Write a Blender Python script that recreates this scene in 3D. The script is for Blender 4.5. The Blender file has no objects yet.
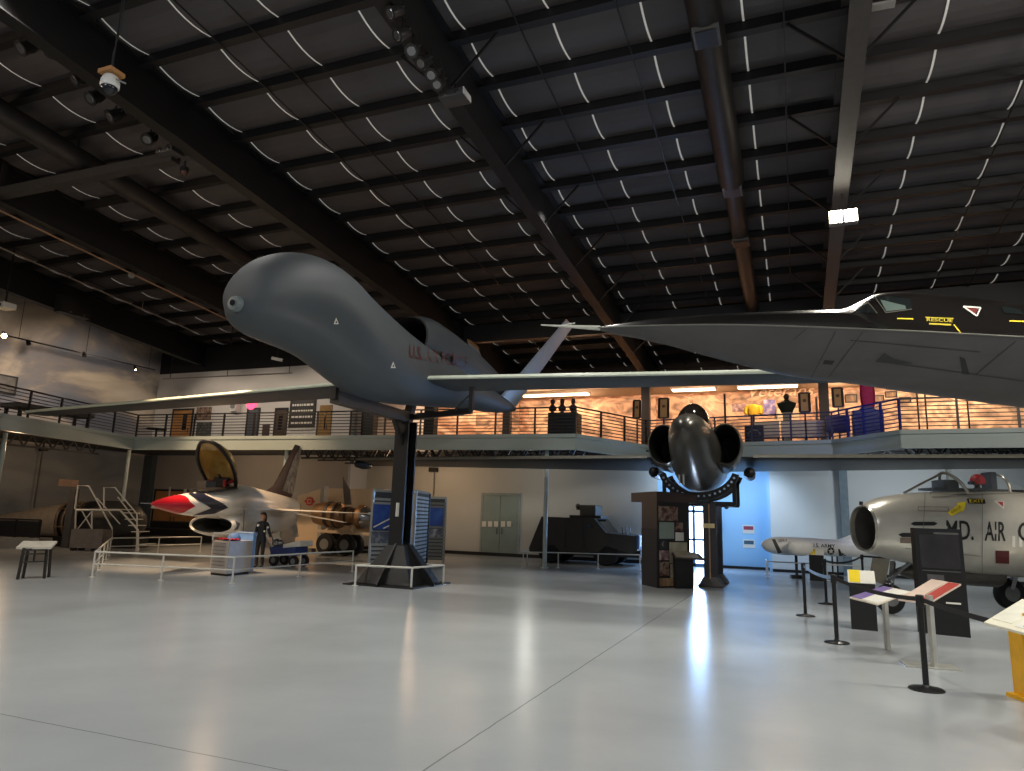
import bpy, bmesh, math, random
from mathutils import Vector as V, Matrix as M
from mathutils.bvhtree import BVHTree
random.seed(4)
C = bpy.context.scene.collection
PI = math.pi
# ------------------------------------------------------------------ camera (lens solved from the roof grid)
F, YAW, PITCH, ROLL, EYE = 699.8, .3836, .1869, .0305, 1.67
fw = V((-math.sin(YAW)*math.cos(PITCH), math.cos(YAW)*math.cos(PITCH), math.sin(PITCH)))
r0 = V((math.cos(YAW), math.sin(YAW), 0)); u0 = r0.cross(fw)
rt = r0*math.cos(ROLL)+u0*math.sin(ROLL); up = -r0*math.sin(ROLL)+u0*math.cos(ROLL)
HEAD = V((-math.sin(YAW), math.cos(YAW), 0)); EYEP = V((0, 0, EYE))
def ray(x, y): return rt*((x-512)/F)-up*((y-385.5)/F)+fw
def onz(x, y, z=0):
    d = ray(x, y); return EYEP+d*((z-EYE)/d.z)
def onX(x, y, X):
    d = ray(x, y); return EYEP+d*(X/d.x)
def onY(x, y, Y):
    d = ray(x, y); return EYEP+d*(Y/d.y)
def onD(x, y, D):
    d = ray(x, y); return EYEP+d*(D/d.dot(HEAD))
cd = bpy.data.cameras.new('camera'); cam = bpy.data.objects.new('camera', cd); C.objects.link(cam)
cam.matrix_world = M(((rt.x, up.x, -fw.x, 0), (rt.y, up.y, -fw.y, 0), (rt.z, up.z, -fw.z, EYE), (0, 0, 0, 1)))
cd.sensor_width = 36; cd.lens = F*36/1024; cd.clip_end = 200
bpy.context.scene.camera = cam
# ------------------------------------------------------------------ materials
def lin(c):
    return tuple(((v/255)/12.92 if v <= 10 else ((v/255+.055)/1.055)**2.4) for v in c)
MATS = {}
def mat(name, col, rough=.5, metal=0, var=.12, scale=6, bump=0, emit=0, ecol=None, alpha=1, trans=0, spec=.5):
    if name in MATS: return MATS[name]
    m = bpy.data.materials.new(name); m.use_nodes = True; nt = m.node_tree; b = nt.nodes['Principled BSDF']
    c = lin(col); b.inputs['Roughness'].default_value = rough; b.inputs['Metallic'].default_value = metal
    b.inputs['Specular IOR Level'].default_value = spec
    b.inputs['Base Color'].default_value = (*c, 1)
    tc = nt.nodes.new('ShaderNodeTexCoord'); nz = nt.nodes.new('ShaderNodeTexNoise')
    nz.inputs['Scale'].default_value = scale; nz.inputs['Detail'].default_value = 5
    nt.links.new(tc.outputs['Object'], nz.inputs['Vector'])
    if var:
        rp = nt.nodes.new('ShaderNodeValToRGB'); rp.color_ramp.elements[0].position = .3; rp.color_ramp.elements[1].position = .7
        rp.color_ramp.elements[0].color = (*[v*(1-var) for v in c], 1); rp.color_ramp.elements[1].color = (*[min(1, v*(1+var)) for v in c], 1)
        nt.links.new(nz.outputs['Fac'], rp.inputs['Fac']); nt.links.new(rp.outputs['Color'], b.inputs['Base Color'])
    if bump:
        bp = nt.nodes.new('ShaderNodeBump'); bp.inputs['Strength'].default_value = bump; bp.inputs['Distance'].default_value = .02
        nt.links.new(nz.outputs['Fac'], bp.inputs['Height']); nt.links.new(bp.outputs['Normal'], b.inputs['Normal'])
    if emit:
        b.inputs['Emission Color'].default_value = (*lin(ecol or col), 1); b.inputs['Emission Strength'].default_value = emit
    if trans:
        b.inputs['Transmission Weight'].default_value = trans; b.inputs['IOR'].default_value = 1.1
    if alpha < 1: b.inputs['Alpha'].default_value = alpha
    MATS[name] = m; return m
# ------------------------------------------------------------------ objects
MW = {}          # world matrices of roots
def mw(o):
    m = M.Identity(4); chain = []
    while o: chain.append(o); o = o.parent
    for x in reversed(chain): m = m @ x.matrix_basis
    return m
def tag(o, label=None, cat=None, group=None, kind=None):
    if label: o['label'] = label
    if cat: o['category'] = cat
    if group: o['group'] = group
    if kind: o['kind'] = kind
    return o
def thing(name, label, cat, loc=(0, 0, 0), rz=0, group=None, kind=None):
    o = bpy.data.objects.new(name, None); C.objects.link(o); o.empty_display_size = .2
    o.location = loc; o.rotation_euler = (0, 0, rz)
    return tag(o, label, cat, group, kind)
def copy_tree(o, parent=None):
    c = o.copy(); C.objects.link(c)
    if parent: c.parent = parent
    for ch in list(o.children): copy_tree(ch, c)
    return c
def frame(d, upv=(0, 0, 1)):
    d = V(d).normalized(); u_ = V(upv)
    if abs(d.dot(u_.normalized())) > .98: u_ = V((0, 1, 0)) if abs(d.y) < .9 else V((1, 0, 0))
    s = d.cross(u_).normalized(); return d, s, s.cross(d)
class MB:
    def __init__(self): self.bm = bmesh.new()
    def face(self, pts):
        vs = [self.bm.verts.new(p) for p in pts]
        try: self.bm.faces.new(vs)
        except ValueError: pass
        return self
    def hull8(self, a):
        vs = [self.bm.verts.new(p) for p in a]
        for f in ((0, 3, 2, 1), (4, 5, 6, 7), (0, 1, 5, 4), (1, 2, 6, 5), (2, 3, 7, 6), (3, 0, 4, 7)): self.bm.faces.new([vs[i] for i in f])
        return self
    def box(self, c, s, R=None):
        c = V(c); h = V(s)/2; R = R or M.Identity(3)
        return self.hull8([c+R @ V((x*h.x, y*h.y, z*h.z)) for z in (-1, 1) for x, y in ((-1, -1), (1, -1), (1, 1), (-1, 1))])
    def bb(self, a, b):
        a = V(a); b = V(b); return self.box((a+b)/2, [abs(b[i]-a[i]) for i in range(3)])
    def bar(self, p, q, w, h=None, upv=(0, 0, 1)):
        p = V(p); q = V(q); h = h or w; d, s, u_ = frame(q-p, upv)
        a = []
        for e in (p, q):
            a += [e-s*w/2-u_*h/2, e+s*w/2-u_*h/2, e+s*w/2+u_*h/2, e-s*w/2+u_*h/2]
        return self.hull8(a)
    def loft(self, rings, cap=(True, True), close=True):
        R = [[self.bm.verts.new(p) for p in r] for r in rings]; n = len(R[0])
        for a, b in zip(R[:-1], R[1:]):
            for i in range(n if close else n-1):
                j = (i+1) % n
                try: self.bm.faces.new((a[i], a[j], b[j], b[i]))
                except ValueError: pass
        if cap[0]: self.bm.faces.new(list(reversed(R[0])))
        if cap[1]: self.bm.faces.new(R[-1])
        return self
    def tube(self, pts, r, n=8, cap=True):
        pts = [V(p) for p in pts]; rings = []; prev = None
        for i, p in enumerate(pts):
            d = (pts[min(i+1, len(pts)-1)]-pts[max(i-1, 0)]).normalized()
            if prev is None: _, s, u_ = frame(d)
            else:
                s = (prev-d*prev.dot(d)).normalized(); u_ = s.cross(d)
            prev = s; rr = r[i] if isinstance(r, (list, tuple)) else r
            rings.append([p+(s*math.cos(2*PI*k/n)+u_*math.sin(2*PI*k/n))*rr for k in range(n)])
        return self.loft(rings, (cap, cap))
    def lathe(self, prof, c, axis=(0, 0, 1), n=20, cap=(True, True)):
        d, s, u_ = frame(axis); c = V(c)
        return self.loft([[c+d*z+(s*math.cos(2*PI*k/n)+u_*math.sin(2*PI*k/n))*max(r, .0005) for k in range(n)] for r, z in prof], cap)
    def prism(self, poly, off):
        off = V(off); return self.loft([[V(p) for p in poly], [V(p)+off for p in poly]])
    def ball(self, c, r, n=12, sc=(1, 1, 1)):
        c = V(c); k = n//2
        return self.loft([[c+V((sc[0]*r*math.sin(PI*(j+.02)/(k+.04))*math.cos(2*PI*i/n), sc[1]*r*math.sin(PI*(j+.02)/(k+.04))*math.sin(2*PI*i/n), -sc[2]*r*math.cos(PI*(j+.02)/(k+.04)))) for i in range(n)] for j in range(k+1)])
    def build(self, name, m, parent=None, smooth=False, world=True, label=None, bevel=0):
        bm = self.bm
        if bevel: bmesh.ops.bevel(bm, geom=bm.edges[:], offset=bevel, segments=2, affect='EDGES', profile=.6)
        bmesh.ops.recalc_face_normals(bm, faces=bm.faces)
        me = bpy.data.meshes.new(name); o = bpy.data.objects.new(name, me); C.objects.link(o)
        if parent:
            o.parent = parent
            if world: bmesh.ops.transform(bm, matrix=mw(parent).inverted(), verts=bm.verts)
        bm.to_mesh(me); bm.free()
        if isinstance(m, (list, tuple)):
            for x in m: me.materials.append(x)
        else: me.materials.append(m)
        if smooth:
            me.polygons.foreach_set('use_smooth', [True]*len(me.polygons))
            try: me.set_sharp_from_angle(angle=math.radians(40))
            except Exception: pass
        if label: o['label'] = label
        return o
def solo(mb, name, m, label, cat, group=None, loc=None, **k):
    root_m = mb.build(name, m, **k)
    if loc is not None:
        loc = V(loc); root_m.data.transform(M.Translation(-loc)); root_m.location = loc
    return tag(root_m, label, cat, group)
def struct(mb, name, m, parent=None, **k):
    o = mb.build(name, m, parent, **k)
    if not parent: o['kind'] = 'structure'
    return o
# ------------------------------------------------------------------ surface markings: cast onto the real surface so they lie on it
def bvh_of(objs):
    vs = []; fs = []
    for o in objs:
        W = mw(o); n = len(vs); vs += [W @ v.co for v in o.data.vertices]; fs += [[i+n for i in p.vertices] for p in o.data.polygons]
    return BVHTree.FromPolygons(vs, fs)
def cast_bm(bm, objs, off):
    t = bvh_of(objs); bad = []
    for v in bm.verts:
        d = ray(v.co.x, v.co.y).normalized(); h = t.ray_cast(EYEP, d)
        if h[0] is None: bad.append(v); continue
        nn = h[1] if h[1].dot(d) < 0 else -h[1]
        v.co = h[0]+nn*off-d*off*.5
    if bad: bmesh.ops.delete(bm, geom=bad, context='VERTS')
def decal(polys, objs, name, m, parent, off=.006, step=3, label=None):
    mb = MB(); bm = mb.bm
    for p in polys: bm.faces.new([bm.verts.new((x, y, 0)) for x, y in p])
    bmesh.ops.triangulate(bm, faces=bm.faces[:])
    for _ in range(6):
        es = [e for e in bm.edges if e.calc_length() > step]
        if not es: break
        bmesh.ops.subdivide_edges(bm, edges=es, cuts=1); bmesh.ops.triangulate(bm, faces=bm.faces[:])
    cast_bm(bm, objs, off)
    return mb.build(name, m, parent, label=label)
def text_mesh(s, bold=False, shear=0):
    cu = bpy.data.curves.new('t', 'FONT'); cu.body = s; cu.offset = .012 if bold else 0; cu.resolution_u = 3; cu.shear = shear
    o = bpy.data.objects.new('t', cu); C.objects.link(o); bpy.context.view_layer.update()
    me = bpy.data.meshes.new_from_object(o.evaluated_get(bpy.context.evaluated_depsgraph_get()))
    bpy.data.objects.remove(o); bm = bmesh.new(); bm.from_mesh(me); bpy.data.meshes.remove(me)
    xs = [v.co.x for v in bm.verts]; ys = [v.co.y for v in bm.verts]; x0, x1, y0, y1 = min(xs), max(xs), min(ys), max(ys)
    for v in bm.verts: v.co = V(((v.co.x-x0)/(x1-x0), (v.co.y-y0)/(y1-y0), 0))
    return bm
def text_on(s, quad, objs, name, m, parent, off=.008, bold=False):   # quad TL TR BR BL as seen
    mb = MB(); mb.bm.free(); mb.bm = bm = text_mesh(s, bold); tl, tr, br, bl = [V((*q, 0)) for q in quad]
    for v in bm.verts:
        a, b = v.co.x, v.co.y; v.co = (bl*(1-a)+br*a)*(1-b)+(tl*(1-a)+tr*a)*b
    cast_bm(bm, objs, off); return mb.build(name, m, parent)
def text_flat(s, o, ex, ey, name, m, parent, bold=False, shear=0):    # lower-left corner, full width vector, full height vector (world)
    mb = MB(); mb.bm.free(); mb.bm = bm = text_mesh(s, bold, shear); o, ex, ey = V(o), V(ex), V(ey)
    for v in bm.verts: v.co = o+ex*v.co.x+ey*v.co.y
    return mb.build(name, m, parent)
def sect(c, ax, hw, zt, zb, n=28, e=2.2, pinch=0, pz=.0, low=0):
    # ring of a body: centre line point c (x,y ignored z), ax side vector, half width, top z, bottom z
    zc = (zt+zb)/2; hh = (zt-zb)/2; out = []
    for k in range(n):
        t = 2*PI*k/n; cx, cy = math.cos(t), math.sin(t)
        x = math.copysign(abs(cx)**(2/e), cx)*hw; z = math.copysign(abs(cy)**(2/e), cy)
        if pinch: x *= 1-pinch*math.exp(-((z-pz)/.2)**2)
        if low and z < pz: x *= 1-low*min(1, (pz-z)/.15)
        out.append(V((c[0], c[1], zc))+V(ax)*x+V((0, 0, z*hh)))
    return out
# ------------------------------------------------------------------ materials of the place
BLACK = mat('black_paint', (16, 15, 15), .5, var=.1)
STEEL = mat('black_steel', (26, 24, 24), .5, var=.2, scale=2)
PURL = mat('dark_purlin', (24, 22, 23), .6, var=.2, scale=1)
SEAM = mat('white_seam', (225, 222, 215), .6, var=.05, emit=.17, ecol=(255, 250, 240))  # faint glow added to keep the seams bright
WHITE = mat('white_paint', (214, 212, 205), .4, var=.04)
TEAL = mat('pale_teal_fascia', (156, 168, 164), .45, var=.05, scale=.7)
RAILB = mat('black_rail', (12, 11, 13), .4, var=.05)
POLE = mat('pale_pole', (170, 182, 178), .35, var=.04)
DUCT = mat('dark_duct', (52, 48, 46), .5, metal=.3, var=.15, scale=3)
ALU = mat('bare_aluminium', (200, 195, 182), .3, metal=.4, var=.12, scale=1.6)
CHROME = mat('polished_steel', (150, 150, 152), .2, metal=.9, var=.05)
GREY = mat('plain_grey', (120, 120, 118), .5)
GLASS = mat('clear_glass', (235, 240, 240), .05, var=0, trans=1)
DKGLASS = mat('dark_glass', (12, 13, 14), .08, var=0)
RUBBER = mat('tyre_rubber', (20, 20, 21), .75, var=.15)
YEL = mat('marking_yellow', (232, 205, 50), .5, var=.05)
PALE = mat('paper_white', (222, 220, 208), .5, var=.05)
RED = mat('bright_red', (190, 28, 38), .35, var=.08)
WOOD = mat('pale_wood', (170, 120, 70), .5, var=.15, scale=4)
WARM = mat('warm_lamp', (255, 225, 180), .5, var=0, emit=14, ecol=(255, 214, 160))

def wallmat(name, cols, scale, rough=.6, det=6, stops=None, stretch=(1, 1, 1), warp=.6):
    m = bpy.data.materials.new(name); m.use_nodes = True; nt = m.node_tree; b = nt.nodes['Principled BSDF']
    tc = nt.nodes.new('ShaderNodeTexCoord'); mp = nt.nodes.new('ShaderNodeMapping'); mp.inputs['Scale'].default_value = stretch
    nz = nt.nodes.new('ShaderNodeTexNoise'); nz.inputs['Scale'].default_value = scale; nz.inputs['Detail'].default_value = det
    nz.inputs['Distortion'].default_value = warp
    rp = nt.nodes.new('ShaderNodeValToRGB'); n = len(cols); stops = stops or [.25+.5*i/(n-1) for i in range(n)]
    while len(rp.color_ramp.elements) < n: rp.color_ramp.elements.new(.5)
    for e, c, s in zip(rp.color_ramp.elements, cols, stops): e.position = s; e.color = (*lin(c), 1)
    L = nt.links.new
    L(tc.outputs['Object'], mp.inputs['Vector']); L(mp.outputs['Vector'], nz.inputs['Vector']); L(nz.outputs['Fac'], rp.inputs['Fac'])
    L(rp.outputs['Color'], b.inputs['Base Color']); b.inputs['Roughness'].default_value = rough
    return m
# glossy sealed floor: faint mottling, shallow waviness, two saw-cut joints
def floor_mat():
    m = bpy.data.materials.new('sealed_floor'); m.use_nodes = True; nt = m.node_tree; b = nt.nodes['Principled BSDF']; L = nt.links.new
    tc = nt.nodes.new('ShaderNodeTexCoord')
    def nz(s, d, st=(1, 1, 1)):
        mp = nt.nodes.new('ShaderNodeMapping'); mp.inputs['Scale'].default_value = st; L(tc.outputs['Object'], mp.inputs['Vector'])
        n = nt.nodes.new('ShaderNodeTexNoise'); n.inputs['Scale'].default_value = s; n.inputs['Detail'].default_value = d; L(mp.outputs['Vector'], n.inputs['Vector']); return n
    n1 = nz(.35, 6); rp = nt.nodes.new('ShaderNodeValToRGB'); rp.color_ramp.elements[0].position = .3; rp.color_ramp.elements[1].position = .72
    rp.color_ramp.elements[0].color = (*lin((150, 155, 157)), 1); rp.color_ramp.elements[1].color = (*lin((172, 177, 178)), 1); L(n1.outputs['Fac'], rp.inputs['Fac'])
    sx = nt.nodes.new('ShaderNodeSeparateXYZ'); L(tc.outputs['Object'], sx.inputs[0])
    def joint(out, pos, w):
        a = nt.nodes.new('ShaderNodeMath'); a.operation = 'SUBTRACT'; L(out, a.inputs[0]); a.inputs[1].default_value = pos
        wv = nt.nodes.new('ShaderNodeMath'); wv.operation = 'MULTIPLY_ADD'; L(nzw.outputs['Fac'], wv.inputs[0]); wv.inputs[1].default_value = .02; L(a.outputs[0], wv.inputs[2])
        d = nt.nodes.new('ShaderNodeMath'); d.operation = 'ABSOLUTE'; L(wv.outputs[0], d.inputs[0])
        c = nt.nodes.new('ShaderNodeMath'); c.operation = 'LESS_THAN'; L(d.outputs[0], c.inputs[0]); c.inputs[1].default_value = w; return c
    nzw = nz(3, 4)
    j1 = joint(sx.outputs['X'], JX, .007); j2 = joint(sx.outputs['Y'], JY, .006); j3 = joint(sx.outputs['Y'], JY+12.2, .006)
    mx = nt.nodes.new('ShaderNodeMath'); mx.operation = 'MAXIMUM'; L(j1.outputs[0], mx.inputs[0]); L(j2.outputs[0], mx.inputs[1])
    mx2 = nt.nodes.new('ShaderNodeMath'); mx2.operation = 'MAXIMUM'; L(mx.outputs[0], mx2.inputs[0]); L(j3.outputs[0], mx2.inputs[1])
    mi = nt.nodes.new('ShaderNodeMix'); mi.data_type = 'RGBA'; L(mx2.outputs[0], mi.inputs['Factor']); L(rp.outputs['Color'], mi.inputs['A']); mi.inputs['B'].default_value = (*lin((112, 118, 120)), 1)
    L(mi.outputs['Result'], b.inputs['Base Color'])
    n2 = nz(1.5, 3); bp = nt.nodes.new('ShaderNodeBump'); bp.inputs['Strength'].default_value = .10; bp.inputs['Distance'].default_value = .03; L(n2.outputs['Fac'], bp.inputs['Height'])
    n3 = nz(14, 2); bp2 = nt.nodes.new('ShaderNodeBump'); bp2.inputs['Strength'].default_value = .05; bp2.inputs['Distance'].default_value = .006; L(n3.outputs['Fac'], bp2.inputs['Height']); L(bp.outputs['Normal'], bp2.inputs['Normal'])
    L(bp2.outputs['Normal'], b.inputs['Normal']); b.inputs['Roughness'].default_value = .22; b.inputs['Specular IOR Level'].default_value = .5
    return m
JX = onz(520, 708).x; JY = onz(150, 743).y
# ------------------------------------------------------------------ setting
RZ = lambda y: EYE+10.956-.0837*y           # underside of the purlins
XL, YE, ZM, YB = -32.0, 33.5, 4.6, 27.7
struct(MB().bb((XL-.2, -12, -.15), (22, 38.5, 0)), 'floor', floor_mat())
# ceiling: sagging insulation between the purlins, with girders, purlins and taped seams
PY = [(6.4299+.8237*j)*1.829 for j in range(-6, 19)]
INS = wallmat('roof_insulation', [(70, 64, 63), (86, 82, 84), (78, 74, 74)], .25, .75)
bm_c = MB(); rings = []
for a, b in zip(PY[:-1], PY[1:]):
    for k in range(6):
        t = k/6; y = a+(b-a)*t; rings.append([V((x, y, RZ(y)+.15-.15*math.sin(PI*t)**.8)) for x in (XL-.3, -15, 0, 22)])
ceiling = struct(bm_c.loft(rings, (False, False), False), 'ceiling', INS)
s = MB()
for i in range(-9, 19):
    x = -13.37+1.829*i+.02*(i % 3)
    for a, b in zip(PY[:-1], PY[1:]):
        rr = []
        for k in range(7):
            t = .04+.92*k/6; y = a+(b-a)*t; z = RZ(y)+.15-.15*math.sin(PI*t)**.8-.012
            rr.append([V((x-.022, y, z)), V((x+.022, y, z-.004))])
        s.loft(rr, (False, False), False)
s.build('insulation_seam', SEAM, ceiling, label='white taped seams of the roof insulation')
for y in PY:
    MB().bb((XL-.3, y-.05, RZ(y)-.1), (22, y+.05, RZ(y)+.2)).bb((XL-.3, y-.1, RZ(y)-.12), (22, y+.1, RZ(y)-.1)).build('purlin', PURL, ceiling)
GX = [16.6, 9.0, 1.4, -6.45, -13.65, -21.5, -28.9]
GIRD = mat('girder_black', (15, 13, 13), .55, var=.15); GB = mat('girder_floodlit', (70, 66, 64), .55, var=.1)  # second is a paler copy: floodlight on one girder put into the colour
GD = 1.2
def yb(x, y0, y1, w, zt, zb, z0off=0):      # member running along Y, following the roof slope
    return [V((sx*w/2+x, y, RZ(y)+zz)) for y in (y0, y1) for sx, zz in ((-1, zb), (1, zb), (1, zt), (-1, zt))]
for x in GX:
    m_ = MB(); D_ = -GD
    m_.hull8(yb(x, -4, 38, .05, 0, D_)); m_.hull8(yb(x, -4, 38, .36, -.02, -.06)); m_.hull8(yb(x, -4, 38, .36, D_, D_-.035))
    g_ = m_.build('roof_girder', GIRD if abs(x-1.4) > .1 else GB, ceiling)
    if -8 < x < 3:
        k_ = MB()
        for y in PY[(1 if x > 0 else 2)::2]:
            if y > YE-1: continue
            for sgn in (-1, 1): k_.bar((x+sgn*.1, y, RZ(y)-GD+.05), (x+sgn*1.15, y, RZ(y)-.1), .05)
        k_.build('knee_brace', GIRD, ceiling)
    if -28 < x < 9:
        MB().bb((x-.2, YE-.35, ZM), (x+.2, YE-.05, RZ(YE)-GD)).build('gallery_column', STEEL, ceiling)
# deep tie beam across the bays and thin sag rods
MB().bar((XL, 27.9, RZ(27.9)-.5), (22, 27.9, RZ(27.9)-.5), .3, .8).build('tie_beam', STEEL, ceiling)
w_ = MB()
for x in (-27, -18.9, -11.2, -10.2, -4.8, -2.8, .2, 4.9, 6.0): w_.bar((x, 2, RZ(2)-.16), (x, 38, RZ(38)-.16), .025)
w_.build('sag_rod', STEEL, ceiling)
# walls
MURAL = wallmat('cloud_mural', [(104, 110, 122), (122, 126, 136), (146, 140, 138), (206, 192, 172), (226, 214, 196)], .2, .7, 7, [.38, .47, .54, .62, .72], (1, 1, 1.9), .5)
wl = struct(MB().bb((XL-.2, -6, ZM-.3), (XL, 38, 11.2)), 'wall_left', MURAL)
LOWM = wallmat('lower_wall_paint', [(104, 110, 116), (132, 136, 138), (160, 158, 152)], .3, .7, 5, None, (1, 1, 2.5))
struct(MB().bb((XL-.2, -6, 0), (XL, YB+.2, ZM-.3)), 'wall_left', LOWM)
LW = mat('warm_grey_wall', (150, 146, 142), .7, var=.06, scale=.5)
UW = mat('upper_white_wall', (205, 200, 194), .7, var=.04, scale=.5)
GW = mat('lower_back_wall', (186, 184, 176), .65, var=.05, scale=.4)
RW = mat('pale_back_wall', (205, 210, 208), .6, var=.04, scale=.4)
DW = mat('dark_upper_wall', (26, 25, 27), .7, var=.1)

struct(MB().bb((XL, YB, 0), (-19.3, YB+.2, ZM-.25)), 'wall_back_left', LW)
struct(MB().bb((XL, YB, ZM), (-19.3, YB+.2, 8.8)), 'wall_gallery_left', UW); struct(MB().bb((XL, YB, 8.8), (-19.3, YB+.2, 10.0)), 'wall_upper', DW)
struct(MB().bb((-19.5, YB+.2, 0), (-19.3, 29.4, ZM-.25)), 'wall_step', GW)
struct(MB().bb((-19.5, YB+.2, ZM), (-19.3, 36, 8.8)), 'wall_gallery_step', UW)
struct(MB().bb((-19.5, 29.3, 0), (-5.2, 29.5, ZM-.25)), 'wall_back', GW)
struct(MB().bb((-.85, 28.6, 0), (22, 28.8, ZM-.25)), 'wall_back_right', RW)
BLUEW = mat('blue_lit_wall', (150, 198, 236), .5, var=.03, scale=.6)  # blue light falling on the wall put into its colour
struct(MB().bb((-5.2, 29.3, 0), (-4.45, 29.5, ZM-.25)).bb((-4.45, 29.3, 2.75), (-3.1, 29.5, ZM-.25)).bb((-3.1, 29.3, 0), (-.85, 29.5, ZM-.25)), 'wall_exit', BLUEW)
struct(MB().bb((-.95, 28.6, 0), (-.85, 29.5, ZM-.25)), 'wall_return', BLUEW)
GALM = wallmat('gallery_mural', [(140, 96, 70), (190, 140, 108), (222, 178, 144), (240, 208, 178)], .8, .7, 6, [.3, .45, .55, .7], (1, 1, 2.2), 1.6)
struct(MB().bb((-19.3, 35.8, ZM), (22, 36, 8.3)), 'wall_gallery_back', GALM)
SOF = mat('gallery_soffit', (190, 168, 140), .7, var=.05)
struct(MB().bb((-19.3, YE, 8.15), (22, 36, 8.3)), 'ceiling_gallery', SOF)
struct(MB().bb((XL, 38, 4.0), (22, 38.2, 9.7)), 'wall_upper', DW)
struct(MB().bb((-19.2, 29.2, 0), (-5.2, 29.3, .14)), 'baseboard_back', BLACK)
struct(MB().bb((-3.05, 29.22, 0), (-.95, 29.3, .1)), 'baseboard_exit', BLACK)
struct(MB().bb((-.84, 28.52, 0), (22, 28.6, .1)), 'baseboard_right', BLACK)
for x0 in (1.55, 8.5):
    struct(MB().bb((x0, 28.3, 0), (x0+.28, 28.6, ZM-.25)), 'trim_column', mat('blue_grey_steel', (110, 128, 138), .5))
struct(MB().bb((XL, YB-.3, 0), (XL+.6, YB, ZM-.25)), 'trim_pilaster', mat('slate_trim', (66, 76, 84), .6))
# mezzanine
EDGE = [(-22.6, 6), (-24.4, 15.2), (-26.6, 22.9), (-7.0, 23.2), (-5.35, 26.3), (1.35, 26.1), (3.05, 23.5), (22, 23.5)]
EDGE = [V((*p, ZM)) for p in EDGE]
EDGE[2] = onz(135, 437, ZM); EDGE[1] = onz(0, 413, ZM); EDGE[0] = EDGE[1]+(EDGE[1]-EDGE[2])*1.3
EDGE[3] = onz(575, 434, ZM); EDGE[4] = onz(646, 445, ZM); EDGE[5] = onz(833, 439.8, ZM); EDGE[6] = onz(901, 430, ZM); EDGE[7] = EDGE[6]+V((18, .0, 0))
mez = tag(thing('mezzanine', None, None), kind='structure')
DECK = mat('mezzanine_deck', (62, 60, 58), .8)
poly = [V((XL, EDGE[0].y, ZM-.02))]+[e-V((0, 0, .02)) for e in EDGE]+[V((22, 36, ZM-.02)), V((XL, 36, ZM-.02))]
MB().prism(poly, (0, 0, -.18)).build('deck', DECK, mez)
fa = MB()
for a, b in zip(EDGE[:-1], EDGE[1:]):
    n_ = V(((b-a).y, -(b-a).x, 0)).normalized()
    if n_.dot(V((0, 0, 0))-a) < 0: n_ = -n_
    d = (b-a).normalized()*.03
    for z0, z1, o in ((-.13, .0, .10), (-.50, -.13, .05), (-.56, -.50, .10)):
        fa.loft([[a-d+V((0, 0, z0)), a-d+n_*o+V((0, 0, z0)), a-d+n_*o+V((0, 0, z1)), a-d+V((0, 0, z1))], [b+d+V((0, 0, z0)), b+d+n_*o+V((0, 0, z0)), b+d+n_*o+V((0, 0, z1)), b+d+V((0, 0, z1))]])
fa.build('fascia', TEAL, mez, label='pale grey-green fascia beam')
jo = MB()
def joist(a, b, z0, z1, pitch):
    a = V(a); b = V(b); L_ = (b-a).length; n = max(1, int(L_/pitch)); 
    jo.bar(a+V((0, 0, z0)), b+V((0, 0, z0)), .07); jo.bar(a+V((0, 0, z1)), b+V((0, 0, z1)), .07)
    for i in range(n):
        p = a+(b-a)*(i/n); q = a+(b-a)*((i+1)/n); m2 = (p+q)/2
        jo.bar(p+V((0, 0, z1)), m2+V((0, 0, z0)), .05); jo.bar(m2+V((0, 0, z0)), q+V((0, 0, z1)), .05)
for y in (23.9, 25.0):
    joist((-19, y, 0), (-7.0, y, 0), 3.86, 4.36, .6); joist((3.2, y, 0), (14, y, 0), 3.86, 4.36, .6)
joist((-28.5, 10, 0), (-28.5, 22, 0), 3.9, 4.36, .6)
for y in (27.0, 28.2): joist((-19, y, 0), (8, y, 0), 3.9, 4.36, .7)
jo.build('bar_joist', STEEL, mez)
def pole_at(px_, py_, Z=4.1, base=None):
    p = base or onz(px_, py_, ZM); p = V((p.x, p.y, 0))
    MB().lathe([(.14, 0), (.14, .03), (.075, .04), (.075, Z)], p, n=14).build('support_pole', POLE, mez, smooth=True)
pole_at(0, 0, base=onz(543, 568.5)+V((0, .15, 0))); pole_at(131, 439); pole_at(8, 419); pole_at(288, 437); pole_at(945, 432)
# railings
def railing(a, b, label, nm=RAILB, n=None, h=.98, skip=0):
    a = V(a); b = V(b); t = thing('railing', label, 'railing', a, 0, 'black bar railings of the mezzanine'); L_ = (b-a).length; n = n or max(1, round(L_/1.45))
    for i in range(skip, n+1): MB().bar(a+(b-a)*(i/n), a+(b-a)*(i/n)+V((0, 0, h)), .06, .06, (b-a)).build('post', nm, t)
    for k in range(8):
        z = .12+(h-.14)*k/7; r = MB(); w = .05 if k == 7 else .028
        r.bar(a+V((0, 0, z)), b+V((0, 0, z)), w).build('rail', nm, t)
    return t
ins = V((0, .08, 0))
railing(EDGE[0]+V((-.08, 0, 0)), EDGE[2]+V((-.05, .08, 0)), 'black horizontal-bar railing in front of the cloud mural on the left')
railing(EDGE[2]+ins, EDGE[3]+ins, 'long black horizontal-bar railing in front of the upstairs doors and warm gallery', skip=1)
BLR = mat('blue_lit_rail', (34, 44, 120), .4, var=.05)  # black rails coloured blue for the light on them
railing(EDGE[3]+ins, EDGE[4]+ins, 'short black railing slanting back beside the black display box', skip=1)
railing(EDGE[4]+ins, EDGE[5]+ins, 'black railing tinted for blue light at the back of the recess behind the black spy plane', mat('dim_blue_lit_rail', (40, 36, 74), .4), skip=1)  # black rails too, a dimmer blue light put into the colour
railing(EDGE[5]+ins, EDGE[6]+ins, 'blue-lit railing slanting forward past the tall blue box', BLR, skip=1, n=4)
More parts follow.
